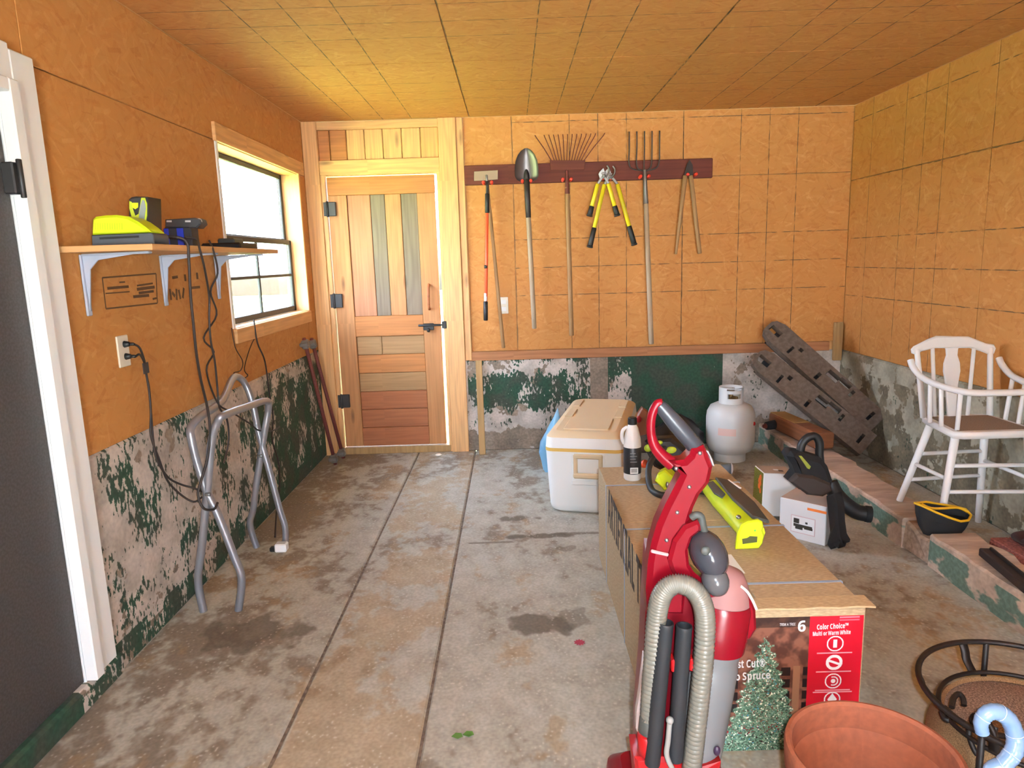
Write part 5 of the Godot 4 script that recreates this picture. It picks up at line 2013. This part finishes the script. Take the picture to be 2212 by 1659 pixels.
	bar(st, Vector3(-0.255, 0.0, ZB + 0.12), Vector3(-0.262, 0.70, ZB + 0.022), 0.048, 0.02, Vector3.BACK, 0.003)
	one("wooden_batten", st, M.batten, "plain wooden batten leaning upright against the green wall", "batten")

# ---------------------------------------------------------------- the tool board on the back wall
func build_wall_tools() -> void:
	var zt := ZB + 0.075
	var b := thing("tool_board", "dark red stained board on back wall with orange tool clips", "tool rack", Vector3(0.56, 1.955, ZB))
	var st := stn()
	bx(st, -0.312, 1.455, 1.965, 2.1, ZB, ZB + 0.03, 0.004)
	part(b, "board", st, M.tool_board)
	for hx in [-0.148, 0.128, 0.414, 0.70, 0.962, 1.294]:
		for s in [-1.0, 1.0]:
			st = stn()
			var hy: float = 1.973 + 0.008 * hx
			rod(st, Vector3(hx + s * 0.028, hy, ZB + 0.028), Vector3(hx + s * 0.03, hy + 0.004, ZB + 0.095), 0.011, 10)
			part(b, "clip", st, M.clip_red, "orange rubber clip")

	# orange telescopic pole
	var t := thing("extension_pole", "orange telescopic pole with black grips hanging on tool board", "pole", Vector3(-0.16, 1.0, zt))
	st = stn()
	rod(st, Vector3(-0.192, 1.10, zt), Vector3(-0.158, 1.77, zt), 0.0115, 12)
	part(t, "pole", st, M.orange)
	st = stn()
	rod(st, Vector3(-0.158, 1.765, zt), Vector3(-0.153, 1.90, zt), 0.016, 12)
	rod(st, Vector3(-0.153, 1.90, zt), Vector3(-0.149, 1.985, zt), 0.010, 10)
	part(t, "collar", st, M.black)
	st = stn()
	rod(st, Vector3(-0.196, 1.0, zt), Vector3(-0.192, 1.14, zt), 0.0165, 12)
	part(t, "grip", st, M.black)
	st = stn()
	rod(st, Vector3(-0.1915, 1.14, zt), Vector3(-0.189, 1.2, zt), 0.0125, 12)
	part(t, "white_sleeve", st, M.white_plastic)
	st = stn()
	rod(st, Vector3(-0.181, 1.375, zt), Vector3(-0.18, 1.40, zt), 0.0135, 12)
	part(t, "ring", st, M.black)

	# hoe with a plain wooden handle
	var zh := ZB + 0.045
	t = thing("garden_hoe", "old garden hoe with pale wooden handle and grey blade", "hoe", Vector3(-0.1, 0.8, zh))
	st = stn()
	rod(st, Vector3(-0.073, 0.79, zh - 0.01), Vector3(-0.152, 1.98, zh), 0.0135, 12, 0.012)
	part(t, "handle", st, M.handle_wood)
	st = stn()
	slab(st, [Vector3(-0.245, 1.99, zh + 0.01), Vector3(-0.075, 1.995, zh + 0.01), Vector3(-0.072, 2.06, zh + 0.008), Vector3(-0.242, 2.056, zh + 0.008)], Vector3(0, 0, -0.006), 0.002)
	part(t, "blade", st, mat(c8(150, 128, 108), 0.6, 0.2))
	st = stn()
	rod(st, Vector3(-0.152, 1.955, zh), Vector3(-0.155, 2.03, zh + 0.012), 0.009, 8)
	part(t, "socket", st, M.dull_steel)

	# round-point shovel
	t = thing("shovel", "round point shovel hanging blade up with long wooden handle", "shovel", Vector3(0.14, 0.93, zt))
	st = stn()
	var R := []
	var w := [[1.965, 0.020, 0.0], [1.985, 0.07, 0.010], [2.01, 0.083, 0.018], [2.06, 0.083, 0.026], [2.11, 0.076, 0.030], [2.15, 0.060, 0.028], [2.18, 0.036, 0.022], [2.196, 0.010, 0.016]]
	for q in w:
		var ring := []
		for k in 9:
			var f := k / 4.0 - 1.0
			ring.append(Vector3(0.13 + f * q[1], q[0], zt + 0.0 + q[2] - 0.035 * (1.0 - f * f) * minf(1.0, q[1] * 14.0)))
		for k in 9:
			var f := 1.0 - k / 4.0
			ring.append(Vector3(0.13 + f * q[1], q[0], zt - 0.003 + q[2] - 0.035 * (1.0 - f * f) * minf(1.0, q[1] * 14.0)))
		R.append(ring)
	rings(st, R)
	part(t, "blade", st, mat(c8(104, 98, 98), 0.4, 0.6))
	st = stn()
	rod(st, Vector3(0.135, 1.72, zt), Vector3(0.129, 1.99, zt), 0.019, 14, 0.021)
	ball(st, Vector3(0.129, 2.0, zt - 0.012), Vector3(0.022, 0.06, 0.018), 12)
	part(t, "socket", st, mat(c8(58, 54, 54), 0.45, 0.5))
	st = stn()
	rod(st, Vector3(0.158, 0.93, zt), Vector3(0.135, 1.73, zt), 0.017, 14, 0.018)
	part(t, "handle", st, M.handle_grey)

	# spring leaf rake
	t = thing("leaf_rake", "rusty wire leaf rake with fan of tines pointing up", "rake", Vector3(0.42, 0.87, zt))
	st = stn()
	rod(st, Vector3(0.43, 0.87, zt), Vector3(0.414, 1.93, zt), 0.017, 14, 0.0155)
	part(t, "handle", st, M.handle_wood)
	st = stn()
	rod(st, Vector3(0.415, 1.88, zt), Vector3(0.414, 2.04, zt), 0.018, 12, 0.01)
	part(t, "socket", st, M.rust)
	st = stn()
	slab(st, [Vector3(0.30, 2.045, zt + 0.006), Vector3(0.535, 2.04, zt + 0.006), Vector3(0.545, 2.105, zt + 0.006), Vector3(0.295, 2.112, zt + 0.006)], Vector3(0, 0, -0.008), 0.002)
	part(t, "cross_plate", st, M.tool_board)
	for k in 14:
		var f := k / 13.0
		st = stn()
		var bx0 := lerpf(0.318, 0.525, f)
		var sp := (f - 0.42)
		var tx := bx0 + sp * 0.22 - (0.03 if k == 0 else 0.0) + (0.03 if k == 13 else 0.0)
		tube(st, [Vector3(bx0, 2.09, zt), Vector3(lerpf(bx0, tx, 0.5), 2.19, zt + 0.01), Vector3(lerpf(bx0, tx, 0.93), 2.265, zt + 0.014), Vector3(tx, 2.283, zt - 0.002)], 0.0032, 6)
		part(t, "tine", st, M.rust)

	# two pairs of yellow loppers on the same clips
	lopper("long handled yellow loppers with black grips, the larger pair", 0.712, zt + 0.03, [0.566, 1.502, 0.886, 1.508], 0.0145, 2.05, [0.675, 0.765])
	lopper("short handled yellow loppers with black grips, the smaller pair", 0.665, zt + 0.075, [0.561, 1.716, 0.758, 1.712], 0.0145, 2.04, [0.622, 0.696])

	# pitchfork
	t = thing("pitchfork", "five tine pitchfork hanging tines up with pale wooden handle", "fork", Vector3(0.99, 0.79, zt))
	st = stn()
	rod(st, Vector3(1.016, 0.79, zt), Vector3(0.972, 1.80, zt), 0.0185, 14, 0.017)
	part(t, "handle", st, M.handle_grey)
	st = stn()
	rod(st, Vector3(0.972, 1.795, zt), Vector3(0.962, 2.03, zt), 0.0185, 12, 0.012)
	part(t, "socket", st, M.dull_steel)
	for k in 5:
		var x := 0.85 + 0.053 * k
		st = stn()
		tube(st, smooth([Vector3(0.962, 2.02, zt), Vector3(lerpf(0.962, x, 0.75), 2.035, zt + 0.006), Vector3(x, 2.075, zt + 0.012), Vector3(x + 0.001, 2.17, zt + 0.018), Vector3(x + 0.002, 2.286, zt + 0.012)], 4), 0.0048, 7)
		part(t, "tine", st, mat(c8(70, 58, 56), 0.5, 0.4))

	# old hedge shears
	t = thing("hedge_shears", "old wooden handled hedge shears hanging from the last clips", "shears", Vector3(1.28, 1.43, zt))
	st = stn()
	rod(st, Vector3(1.19, 1.435, zt), Vector3(1.25, 1.98, zt), 0.009, 12, 0.017)
	part(t, "handle", st, M.handle_wood)
	st = stn()
	rod(st, Vector3(1.362, 1.435, zt), Vector3(1.288, 1.98, zt), 0.014, 12, 0.016)
	part(t, "handle", st, M.handle_wood)
	st = stn()
	slab(st, [Vector3(1.235, 1.96, zt), Vector3(1.262, 1.96, zt), Vector3(1.29, 2.06, zt), Vector3(1.28, 2.085, zt), Vector3(1.262, 2.06, zt)], Vector3(0, 0, -0.004), 0.001)
	part(t, "blade", st, mat(c8(52, 40, 38), 0.5, 0.4))
	st = stn()
	slab(st, [Vector3(1.275, 1.96, zt + 0.005), Vector3(1.306, 1.96, zt + 0.005), Vector3(1.30, 2.05, zt + 0.005), Vector3(1.278, 2.088, zt + 0.005), Vector3(1.27, 2.06, zt + 0.005)], Vector3(0, 0, -0.004), 0.001)
	part(t, "blade", st, mat(c8(52, 40, 38), 0.5, 0.4))

	# outlet by the hoe handle
	var o := thing("wall_outlet", "ivory wall outlet on back wall beside the hoe handle", "outlet", Vector3(-0.062, 1.1, ZB))
	st = stn()
	bx(st, -0.096, -0.028, 1.04, 1.163, ZB, ZB + 0.007, 0.003)
	part(o, "plate", st, M.outlet)
	for y in [1.075, 1.128]:
		st = stn()
		bx(st, -0.08, -0.044, y - 0.016, y + 0.016, ZB + 0.007, ZB + 0.0085, 0.001)
		part(o, "socket", st, M.white_plastic)

func lopper(label: String, cx: float, z: float, e: Array, r: float, top: float, tops: Array) -> void:
	var t := thing("loppers", label, "loppers", Vector3(cx, e[1], z), "yellow loppers on the tool board")
	var piv := Vector3(cx, 1.99, z)
	for i in 2:
		var a := Vector3(e[i * 2], e[i * 2 + 1], z)
		var topp := Vector3(tops[i], 1.935, z)
		var st := stn()
		var g := a.lerp(topp, 0.29)
		rod(st, g, topp, r, 12)
		var h := part(t, "handle", st, M.yellow)
		st = stn()
		rod(st, a, g + (topp - a) * 0.03, r * 1.35, 12, r * 1.2)
		rod(st, a - (topp - a).normalized() * 0.002, a + (topp - a).normalized() * 0.014, r * 1.6, 12)
		part(h, "grip", st, M.black)
		st = stn()
		bar(st, topp, piv + Vector3(0.012 if i == 0 else -0.012, 0.02, 0.004 * i), 0.018, 0.012, Vector3.BACK, 0.003)
		part(t, "shank", st, M.dull_steel)
	var st2 := stn()
	slab(st2, [Vector3(cx - 0.028, 1.97, z + 0.004), Vector3(cx + 0.01, 1.97, z + 0.004), Vector3(cx + 0.012, 2.0, z + 0.004), Vector3(cx - 0.004, top, z + 0.004), Vector3(cx - 0.03, top - 0.025, z + 0.004), Vector3(cx - 0.038, 2.0, z + 0.004)], Vector3(0, 0, -0.005), 0.001)
	part(t, "blade", st2, M.steel)
	st2 = stn()
	tube(st2, smooth([Vector3(cx + 0.012, 1.975, z + 0.008), Vector3(cx + 0.032, 2.005, z + 0.008), Vector3(cx + 0.034, 2.035, z + 0.008), Vector3(cx + 0.02, 2.055, z + 0.008)], 4), 0.006, 8)
	part(t, "hook_jaw", st2, M.dull_steel)
	st2 = stn()
	rod(st2, Vector3(cx, 1.985, z - 0.006), Vector3(cx, 1.985, z + 0.016), 0.012, 12)
	part(t, "pivot", st2, M.dull_steel)

# ---------------------------------------------------------------- shelf, chargers, cords and stand on the left
func build_left_side() -> void:
	var sx := -1.15
	var sy := 1.515
	var s := thing("wall_shelf", "plywood shelf on three pale metal brackets left of window", "shelf", Vector3(XL, 1.3, -2.9))
	var st := stn()
	bx(st, XL, sx, sy - 0.02, sy, -3.5, -2.272, 0.002)
	part(s, "board", st, M.ply)
	for z in [-2.385, -2.925, -3.462]:
		st = stn()
		bar(st, Vector3(XL + 0.006, sy - 0.025, z), Vector3(XL + 0.006, 1.283, z), 0.028, 0.008, Vector3.RIGHT, 0.003)
		bar(st, Vector3(XL + 0.01, sy - 0.027, z), Vector3(XL + 0.24, sy - 0.024, z), 0.026, 0.008, Vector3.UP, 0.003)
		slab(st, [Vector3(XL + 0.008, sy - 0.03, z - 0.003), Vector3(XL + 0.20, sy - 0.026, z - 0.003), Vector3(XL + 0.06, sy - 0.045, z - 0.003), Vector3(XL + 0.03, sy - 0.075, z - 0.003), Vector3(XL + 0.012, 1.3, z - 0.003)], Vector3(0, 0, 0.006), 0.001)
		part(s, "bracket", st, M.bracket)

	# lime charger with a battery in it; its profile faces the near end of the shelf
	var zc := -2.32
	var c := thing("battery_charger", "lime green battery charger with dark base on wall shelf", "charger", Vector3(-1.3, sy, -2.38))
	st = stn()
	var body := []
	for q in [[197, 507], [198, 474], [204, 468], [225, 465], [250, 464], [275, 468], [295, 478], [312, 490], [326, 502]]:
		body.append(pz(q[0], q[1], zc))
	slab(st, body, Vector3(0, 0, -0.10), 0.008)
	var lb := part(c, "cover", st, M.lime)
	st = stn()
	for k in 12:
		bar(st, pz(206 + 5.2 * k, 482, zc + 0.0004), pz(206.5 + 5.2 * k, 496, zc + 0.0004), 0.0016, 0.0008, Vector3.BACK, 0.0)
	part(lb, "vent_slot", st, mat(c8(176, 196, 24), 0.5))
	st = stn()
	var bs := [pz(197, 508, zc + 0.002), pz(327, 503, zc + 0.002), pz(331, 508, zc + 0.002), pz(331, 508, zc + 0.002), pz(197, 520, zc + 0.002)]
	bs[3].y = sy
	bs[4].y = sy
	slab(st, bs, Vector3(0, 0, -0.105), 0.003)
	var cbase := part(c, "base", st, mat(c8(70, 74, 80), 0.5))
	st = stn()
	bar(st, pz(215, 515, zc + 0.0025), pz(300, 511, zc + 0.0025), 0.007, 0.001, Vector3.BACK, 0.0)
	part(cbase, "vent_gap", st, M.black)
	var bt := thing("tool_battery", "black and lime battery pack standing behind the charger", "battery", Vector3(-1.27, sy, -2.5))
	var zb := -2.44
	st = stn()
	var bp := []
	for q in [[277, 430], [282, 426], [292, 424], [318, 425], [319, 512], [284, 514], [277, 470]]:
		bp.append(pz(q[0], q[1], zb))
	bp[4].y = sy
	bp[5].y = sy
	slab(st, bp, Vector3(0, 0, -0.10), 0.006)
	part(bt, "case", st, mat(c8(46, 46, 48), 0.5))
	st = stn()
	var lp := []
	for q in [[279, 434], [284, 436], [287, 452], [292, 466], [299, 462], [302, 446], [305, 427], [313, 427], [317, 440], [317, 466], [313, 500], [300, 488], [284, 468], [279, 450]]:
		lp.append(pz(q[0], q[1], zb + 0.0015))
	slab(st, lp, Vector3(0, 0, -0.004), 0.0005)
	var lt := part(bt, "lime_frame", st, mat(c8(190, 206, 50), 0.45))
	st = stn()
	slab(st, [pz(303, 444, zb + 0.0025), pz(307, 432, zb + 0.0025), pz(312, 433, zb + 0.0025), pz(315, 450, zb + 0.0025), pz(310, 486, zb + 0.0025), pz(299, 474, zb + 0.0025)], Vector3(0, 0, -0.002), 0.0003)
	part(lt, "grey_panel", st, mat(c8(132, 140, 138), 0.5))
	st = stn()
	slab(st, [pz(284, 438, zb + 0.0015), pz(298, 438, zb + 0.0015), pz(298, 448, zb + 0.0015), pz(292, 452, zb + 0.0015), pz(285, 448, zb + 0.0015)], Vector3(0, 0, -0.003), 0.0005)
	part(bt, "release_button", st, M.lime)
	st = stn()
	var xs := pz(318, 460, zb).x + 0.0005
	for q in [[320, 480, 325, 494], [325, 456, 327, 459], [331, 490, 335, 494]]:
		slab(st, [px(q[0], q[1], xs), px(q[2], q[1], xs), px(q[2], q[3], xs), px(q[0], q[3], xs)], Vector3(0.001, 0, 0), 0.0)
	part(bt, "print", st, mat(c8(190, 190, 188), 0.5))

	# blue and black charger further along
	var zd := -2.78
	var bc := thing("blue_charger", "black and blue slide charger with grey top on wall shelf", "charger", Vector3(-1.3, sy, -2.82))
	st = stn()
	var q2 := []
	for q in [[356, 474], [420, 470], [430, 474], [433, 484], [424, 493], [356, 491]]:
		q2.append(pz(q[0], q[1], zd))
	slab(st, q2, Vector3(0, 0, -0.07), 0.005)
	var tp := part(bc, "top", st, mat(c8(62, 62, 66), 0.45))
	st = stn()
	for q in [[360, 476, 371, 480], [400, 476, 412, 480]]:
		slab(st, [pz(q[0], q[1], zd + 0.0005), pz(q[2], q[1], zd + 0.0005), pz(q[2], q[3], zd + 0.0005), pz(q[0], q[3], zd + 0.0005)], Vector3(0, 0, 0.001), 0.0)
	part(tp, "print", st, mat(c8(196, 196, 196), 0.5))
	st = stn()
	bx(st, pz(354, 500, zd).x, pz(412, 500, zd).x, sy, pz(380, 491, zd).y, zd - 0.07, zd - 0.002, 0.004)
	part(bc, "base", st, mat(c8(52, 52, 58), 0.5))
	st = stn()
	for q in [[354, 364], [382, 396]]:
		bx(st, pz(q[0], 500, zd).x, pz(q[1], 500, zd).x, sy + 0.002, pz(380, 493, zd).y, zd - 0.003, zd + 0.002, 0.001)
	part(bc, "blue_side", st, mat(c8(40, 62, 190), 0.4))
	st = stn()
	ball(st, pz(430, 479, zd - 0.02), Vector3(0.012, 0.014, 0.014), 12)
	part(bc, "white_knob", st, M.white_plastic)
	var rc := thing("radio_unit", "flat black device lying at the window end of shelf", "device", Vector3(-1.3, sy, -3.3))
	st = stn()
	bx(st, -1.40, -1.22, sy, sy + 0.03, -3.42, -3.2, 0.008)
	part(rc, "case", st, M.black)
	st = stn()
	bx(st, -1.38, -1.30, sy + 0.03, sy + 0.055, -3.46, -3.34, 0.006)
	part(rc, "block", st, M.grey_plastic)

	# the strand board's printed stamp
	var wl := get_node("wall_left")
	var stamp := stn()
	var xk := XL + 0.0008
	for q in [[221, 600, 337, 591], [337, 591, 340, 655], [340, 655, 229, 667], [229, 667, 221, 600]]:
		bar(stamp, px(q[0], q[1], xk), px(q[2], q[3], xk), 0.006, 0.0006, Vector3.RIGHT, 0.0)
	for q in [[232, 623, 278, 619, 0.010], [228, 634, 280, 630, 0.005], [258, 610, 270, 609, 0.006], [296, 617, 330, 612, 0.007], [296, 625, 334, 620, 0.012], [300, 633, 332, 629, 0.010], [288, 641, 322, 638, 0.011], [330, 646, 338, 644, 0.008], [372, 600, 384, 598, 0.012], [398, 600, 402, 600, 0.03], [424, 596, 428, 596, 0.03], [412, 622, 432, 620, 0.012]]:
		bar(stamp, px(q[0], q[1], xk), px(q[2], q[3], xk), q[4], 0.0006, Vector3.RIGHT, 0.0)
	for q in [[367, 624, 370, 648], [372, 632, 378, 640], [381, 624, 382, 648], [386, 626, 390, 646], [397, 622, 395, 644]]:
		bar(stamp, px(q[0], q[1], xk), px(q[2], q[3], xk), 0.015, 0.0006, Vector3.RIGHT, 0.0)
	part(wl, "stamp", stamp, mat(c8(96, 66, 40), 0.85))

	# outlet with two plugs
	var o := thing("wall_outlet", "ivory wall outlet with two black plugs under the shelf", "outlet", Vector3(XL, 1.14, -2.56))
	st = stn()
	bx(st, XL, XL + 0.007, 1.08, 1.197, -2.602, -2.526, 0.003)
	part(o, "plate", st, M.outlet)
	var cords := M.cord as Material
	var pg := thing("power_cord", "black twin power cord looping from outlet down to stand", "cord", Vector3(XL, 1.0, -2.6))
	for y in [1.164, 1.118]:
		st = stn()
		rod(st, Vector3(XL + 0.007, y, -2.566), Vector3(XL + 0.028, y, -2.57), 0.013, 12, 0.009)
		rod(st, Vector3(XL + 0.028, y, -2.57), Vector3(XL + 0.042, y - 0.002, -2.575), 0.006, 8)
		part(pg, "plug", st, M.black)
	for k in 2:
		st = stn()
		var path := [Vector3(XL + 0.042, 1.162 - 0.046 * k, -2.575)]
		for q in [[302, 752 + 14 * k, -1.405], [312, 780 + 4 * k, -1.41], [316, 808, -1.42], [322, 840 + 4 * k, -1.42], [326, 890, -1.42], [330 - 4 * k, 940, -1.42], [338 + 5 * k, 990, -1.41], [362, 1030 + 8 * k, -1.40], [390, 1046 + 22 * k, -1.38], [418, 1054 + 30 * k, -1.34], [436, 1062 + 12 * k, -1.30]]:
			path.append(px(q[0], q[1], q[2]))
		tube(st, smooth(path, 5), 0.0042, 7)
		part(pg, "lead", st, cords)
	st = stn()
	var tg := px(315, 795, -1.408)
	box(st, tg, Vector3(0.004, 0.042, 0.04), 0.001)
	part(pg, "warning_tag", st, mat(c8(60, 52, 50), 0.7))

	# cords hanging over the shelf edge down to the stand
	var sets := [
		["charger_cord", "thick black cord hanging from shelf front to the stand", 0.0052, [[330, 512, -1.22], [380, 512, -1.17], [404, 524, -1.143], [408, 560, -1.145], [412, 640, -1.16], [418, 700, -1.17], [424, 760, -1.18], [434, 820, -1.20], [448, 880, -1.22], [454, 930, -1.23], [448, 990, -1.25], [434, 1040, -1.27], [428, 1070, -1.28], [440, 1098, -1.26], [462, 1100, -1.24], [470, 1086, -1.22]]],
		["connector_cable", "thin black cord with small white connector below shelf", 0.0042, [[400, 512, -1.20], [425, 518, -1.16], [432, 540, -1.143], [442, 580, -1.15], [452, 640, -1.18], [452, 690, -1.19], [456, 740, -1.20], [464, 780, -1.21], [470, 840, -1.22], [474, 880, -1.225], [490, 905, -1.23], [494, 950, -1.24], [484, 1000, -1.25]]],
		["tangled_cord", "tangled dark cord looped over the stand near window end", 0.0038, [[452, 520, -1.18], [462, 545, -1.143], [470, 590, -1.16], [455, 630, -1.18], [468, 680, -1.20], [440, 730, -1.22], [462, 760, -1.22], [446, 800, -1.23], [470, 870, -1.24], [500, 890, -1.24], [540, 915, -1.26], [560, 930, -1.28], [590, 930, -1.32], [604, 922, -1.36]]],
		["window_cord", "dark cord hanging from window sill down to white adapter", 0.0046, [[548, 690, -1.44], [556, 740, -1.43], [572, 780, -1.43], [582, 850, -1.43], [590, 900, -1.43], [588, 950, -1.42], [602, 1000, -1.41], [604, 1050, -1.38], [598, 1100, -1.34], [594, 1160, -1.28]]],
		["thin_wire", "thin brown wire curling below the window sill", 0.0024, [[500, 708, -1.45], [508, 750, -1.44], [524, 780, -1.43], [520, 800, -1.42], [505, 806, -1.42], [512, 820, -1.41], [535, 812, -1.41], [528, 795, -1.43], [545, 740, -1.44], [572, 700, -1.44]]]]
	for d in sets:
		var path := []
		for q in d[3]:
			path.append(px(q[0], q[1], q[2]))
		st = stn()
		tube(st, smooth(path, 5), d[2], 7)
		one(d[0], st, M.cord, d[1], "cord")
	var wa := thing("white_adapter", "white power adapter block lying on floor at cord end", "adapter", py(608, 1190, 0.0))
	var ac := py(609, 1190, 0.0)
	st = stn()
	box(st, ac + Vector3(0, 0.022, 0), Vector3(0.06, 0.044, 0.05), 0.006)
	part(wa, "block", st, M.white_plastic)
	st = stn()
	box(st, ac + Vector3(-0.045, 0.012, 0.0), Vector3(0.028, 0.024, 0.03), 0.005)
	part(wa, "plug", st, M.black)

	# folding stand of two crossed steel hoops
	var zn := -2.735
	var zf := -3.40
	var fs := thing("folding_stand", "bare steel folding stand of two crossed tube hoops by green wall", "stand", Vector3(-1.28, 0, -3.05))
	var A := []
	for q in [[440, 1322], [428, 1255], [436, 1180], [446, 1080], [452, 1010], [458, 950], [470, 912]]:
		A.append(pz(q[0], q[1], zn))
	A.append(pz(484, 897, zn - 0.02))
	A.append(pz(530, 880, -3.0))
	A.append(pz(574, 866, zf + 0.06))
	for q in [[580, 880], [572, 930], [556, 1030], [547, 1100], [540, 1128], [546, 1158], [556, 1192]]:
		A.append(pz(q[0], q[1], zf))
	var B := []
	for q in [[515, 1317], [522, 1250], [505, 1200], [470, 1110], [446, 1060], [426, 1000], [414, 950]]:
		B.append(pz(q[0], q[1], zn))
	B.append(pz(412, 926, zn - 0.015))
	B.append(pz(430, 902, zn - 0.08))
	B.append(pz(478, 868, zn - 0.3))
	B.append(pz(500, 822, zf + 0.12))
	B.append(pz(513, 814, zf + 0.03))
	for q in [[530, 830], [545, 870], [560, 940], [580, 1010], [604, 1100], [616, 1140], [615, 1172]]:
		B.append(pz(q[0], q[1], zf))
	for h in [A, B]:
		h[0].y = 0.0
		h[h.size() - 1].y = 0.0
		st = stn()
		tube(st, smooth(h, 5), 0.0165, 14)
		part(fs, "hoop", st, M.tube_steel)
	st = stn()
	for q in [[449, 1068, zn], [562, 985, zf]]:
		rod(st, pz(q[0] - 6, q[1], q[2] + 0.016), pz(q[0] + 6, q[1], q[2] + 0.016), 0.008, 8)
	part(fs, "pivot", st, M.dull_steel)
	st = stn()
	slab(st, [pz(490, 888, -2.95), pz(504, 880, -2.95), pz(498, 896, -2.95)], Vector3(0, 0, -0.01), 0.001)
	part(fs, "red_tag", st, M.rust)

	# two pipe clamps leaning in the corner
	for k in 2:
		var top := Vector3(XL + 0.045, 0.955 - 0.02 * k, -4.66 - 0.17 * k)
		var bot := Vector3(XL + 0.16 + 0.02 * k, 0.03, -4.78 - 0.16 * k)
		var cl := thing("pipe_clamp", ["red bar clamp with steel jaws leaning under the window corner", "second red bar clamp with steel jaws next to the door casing"][k], "clamp", Vector3(bot.x, 0, bot.z), "bar clamps leaning by the door")
		st = stn()
		rod(st, bot, top, 0.013, 12)
		part(cl, "bar", st, M.rust)
		var dir := (top - bot).normalized()
		for q in [[0.0, 0.05], [0.90, 0.95]]:
			st = stn()
			var p: Vector3 = bot.lerp(top, q[0] + 0.02)
			var r: Vector3 = bot.lerp(top, q[1] + 0.035)
			bar(st, p, r, 0.05, 0.045, Vector3.RIGHT, 0.008)
			bar(st, p.lerp(r, 0.3) + Vector3(0, 0, 0.03), p.lerp(r, 0.75) + Vector3(0, 0, 0.03), 0.03, 0.06, Vector3.RIGHT, 0.006)
			part(cl, "jaw", st, M.dull_steel)
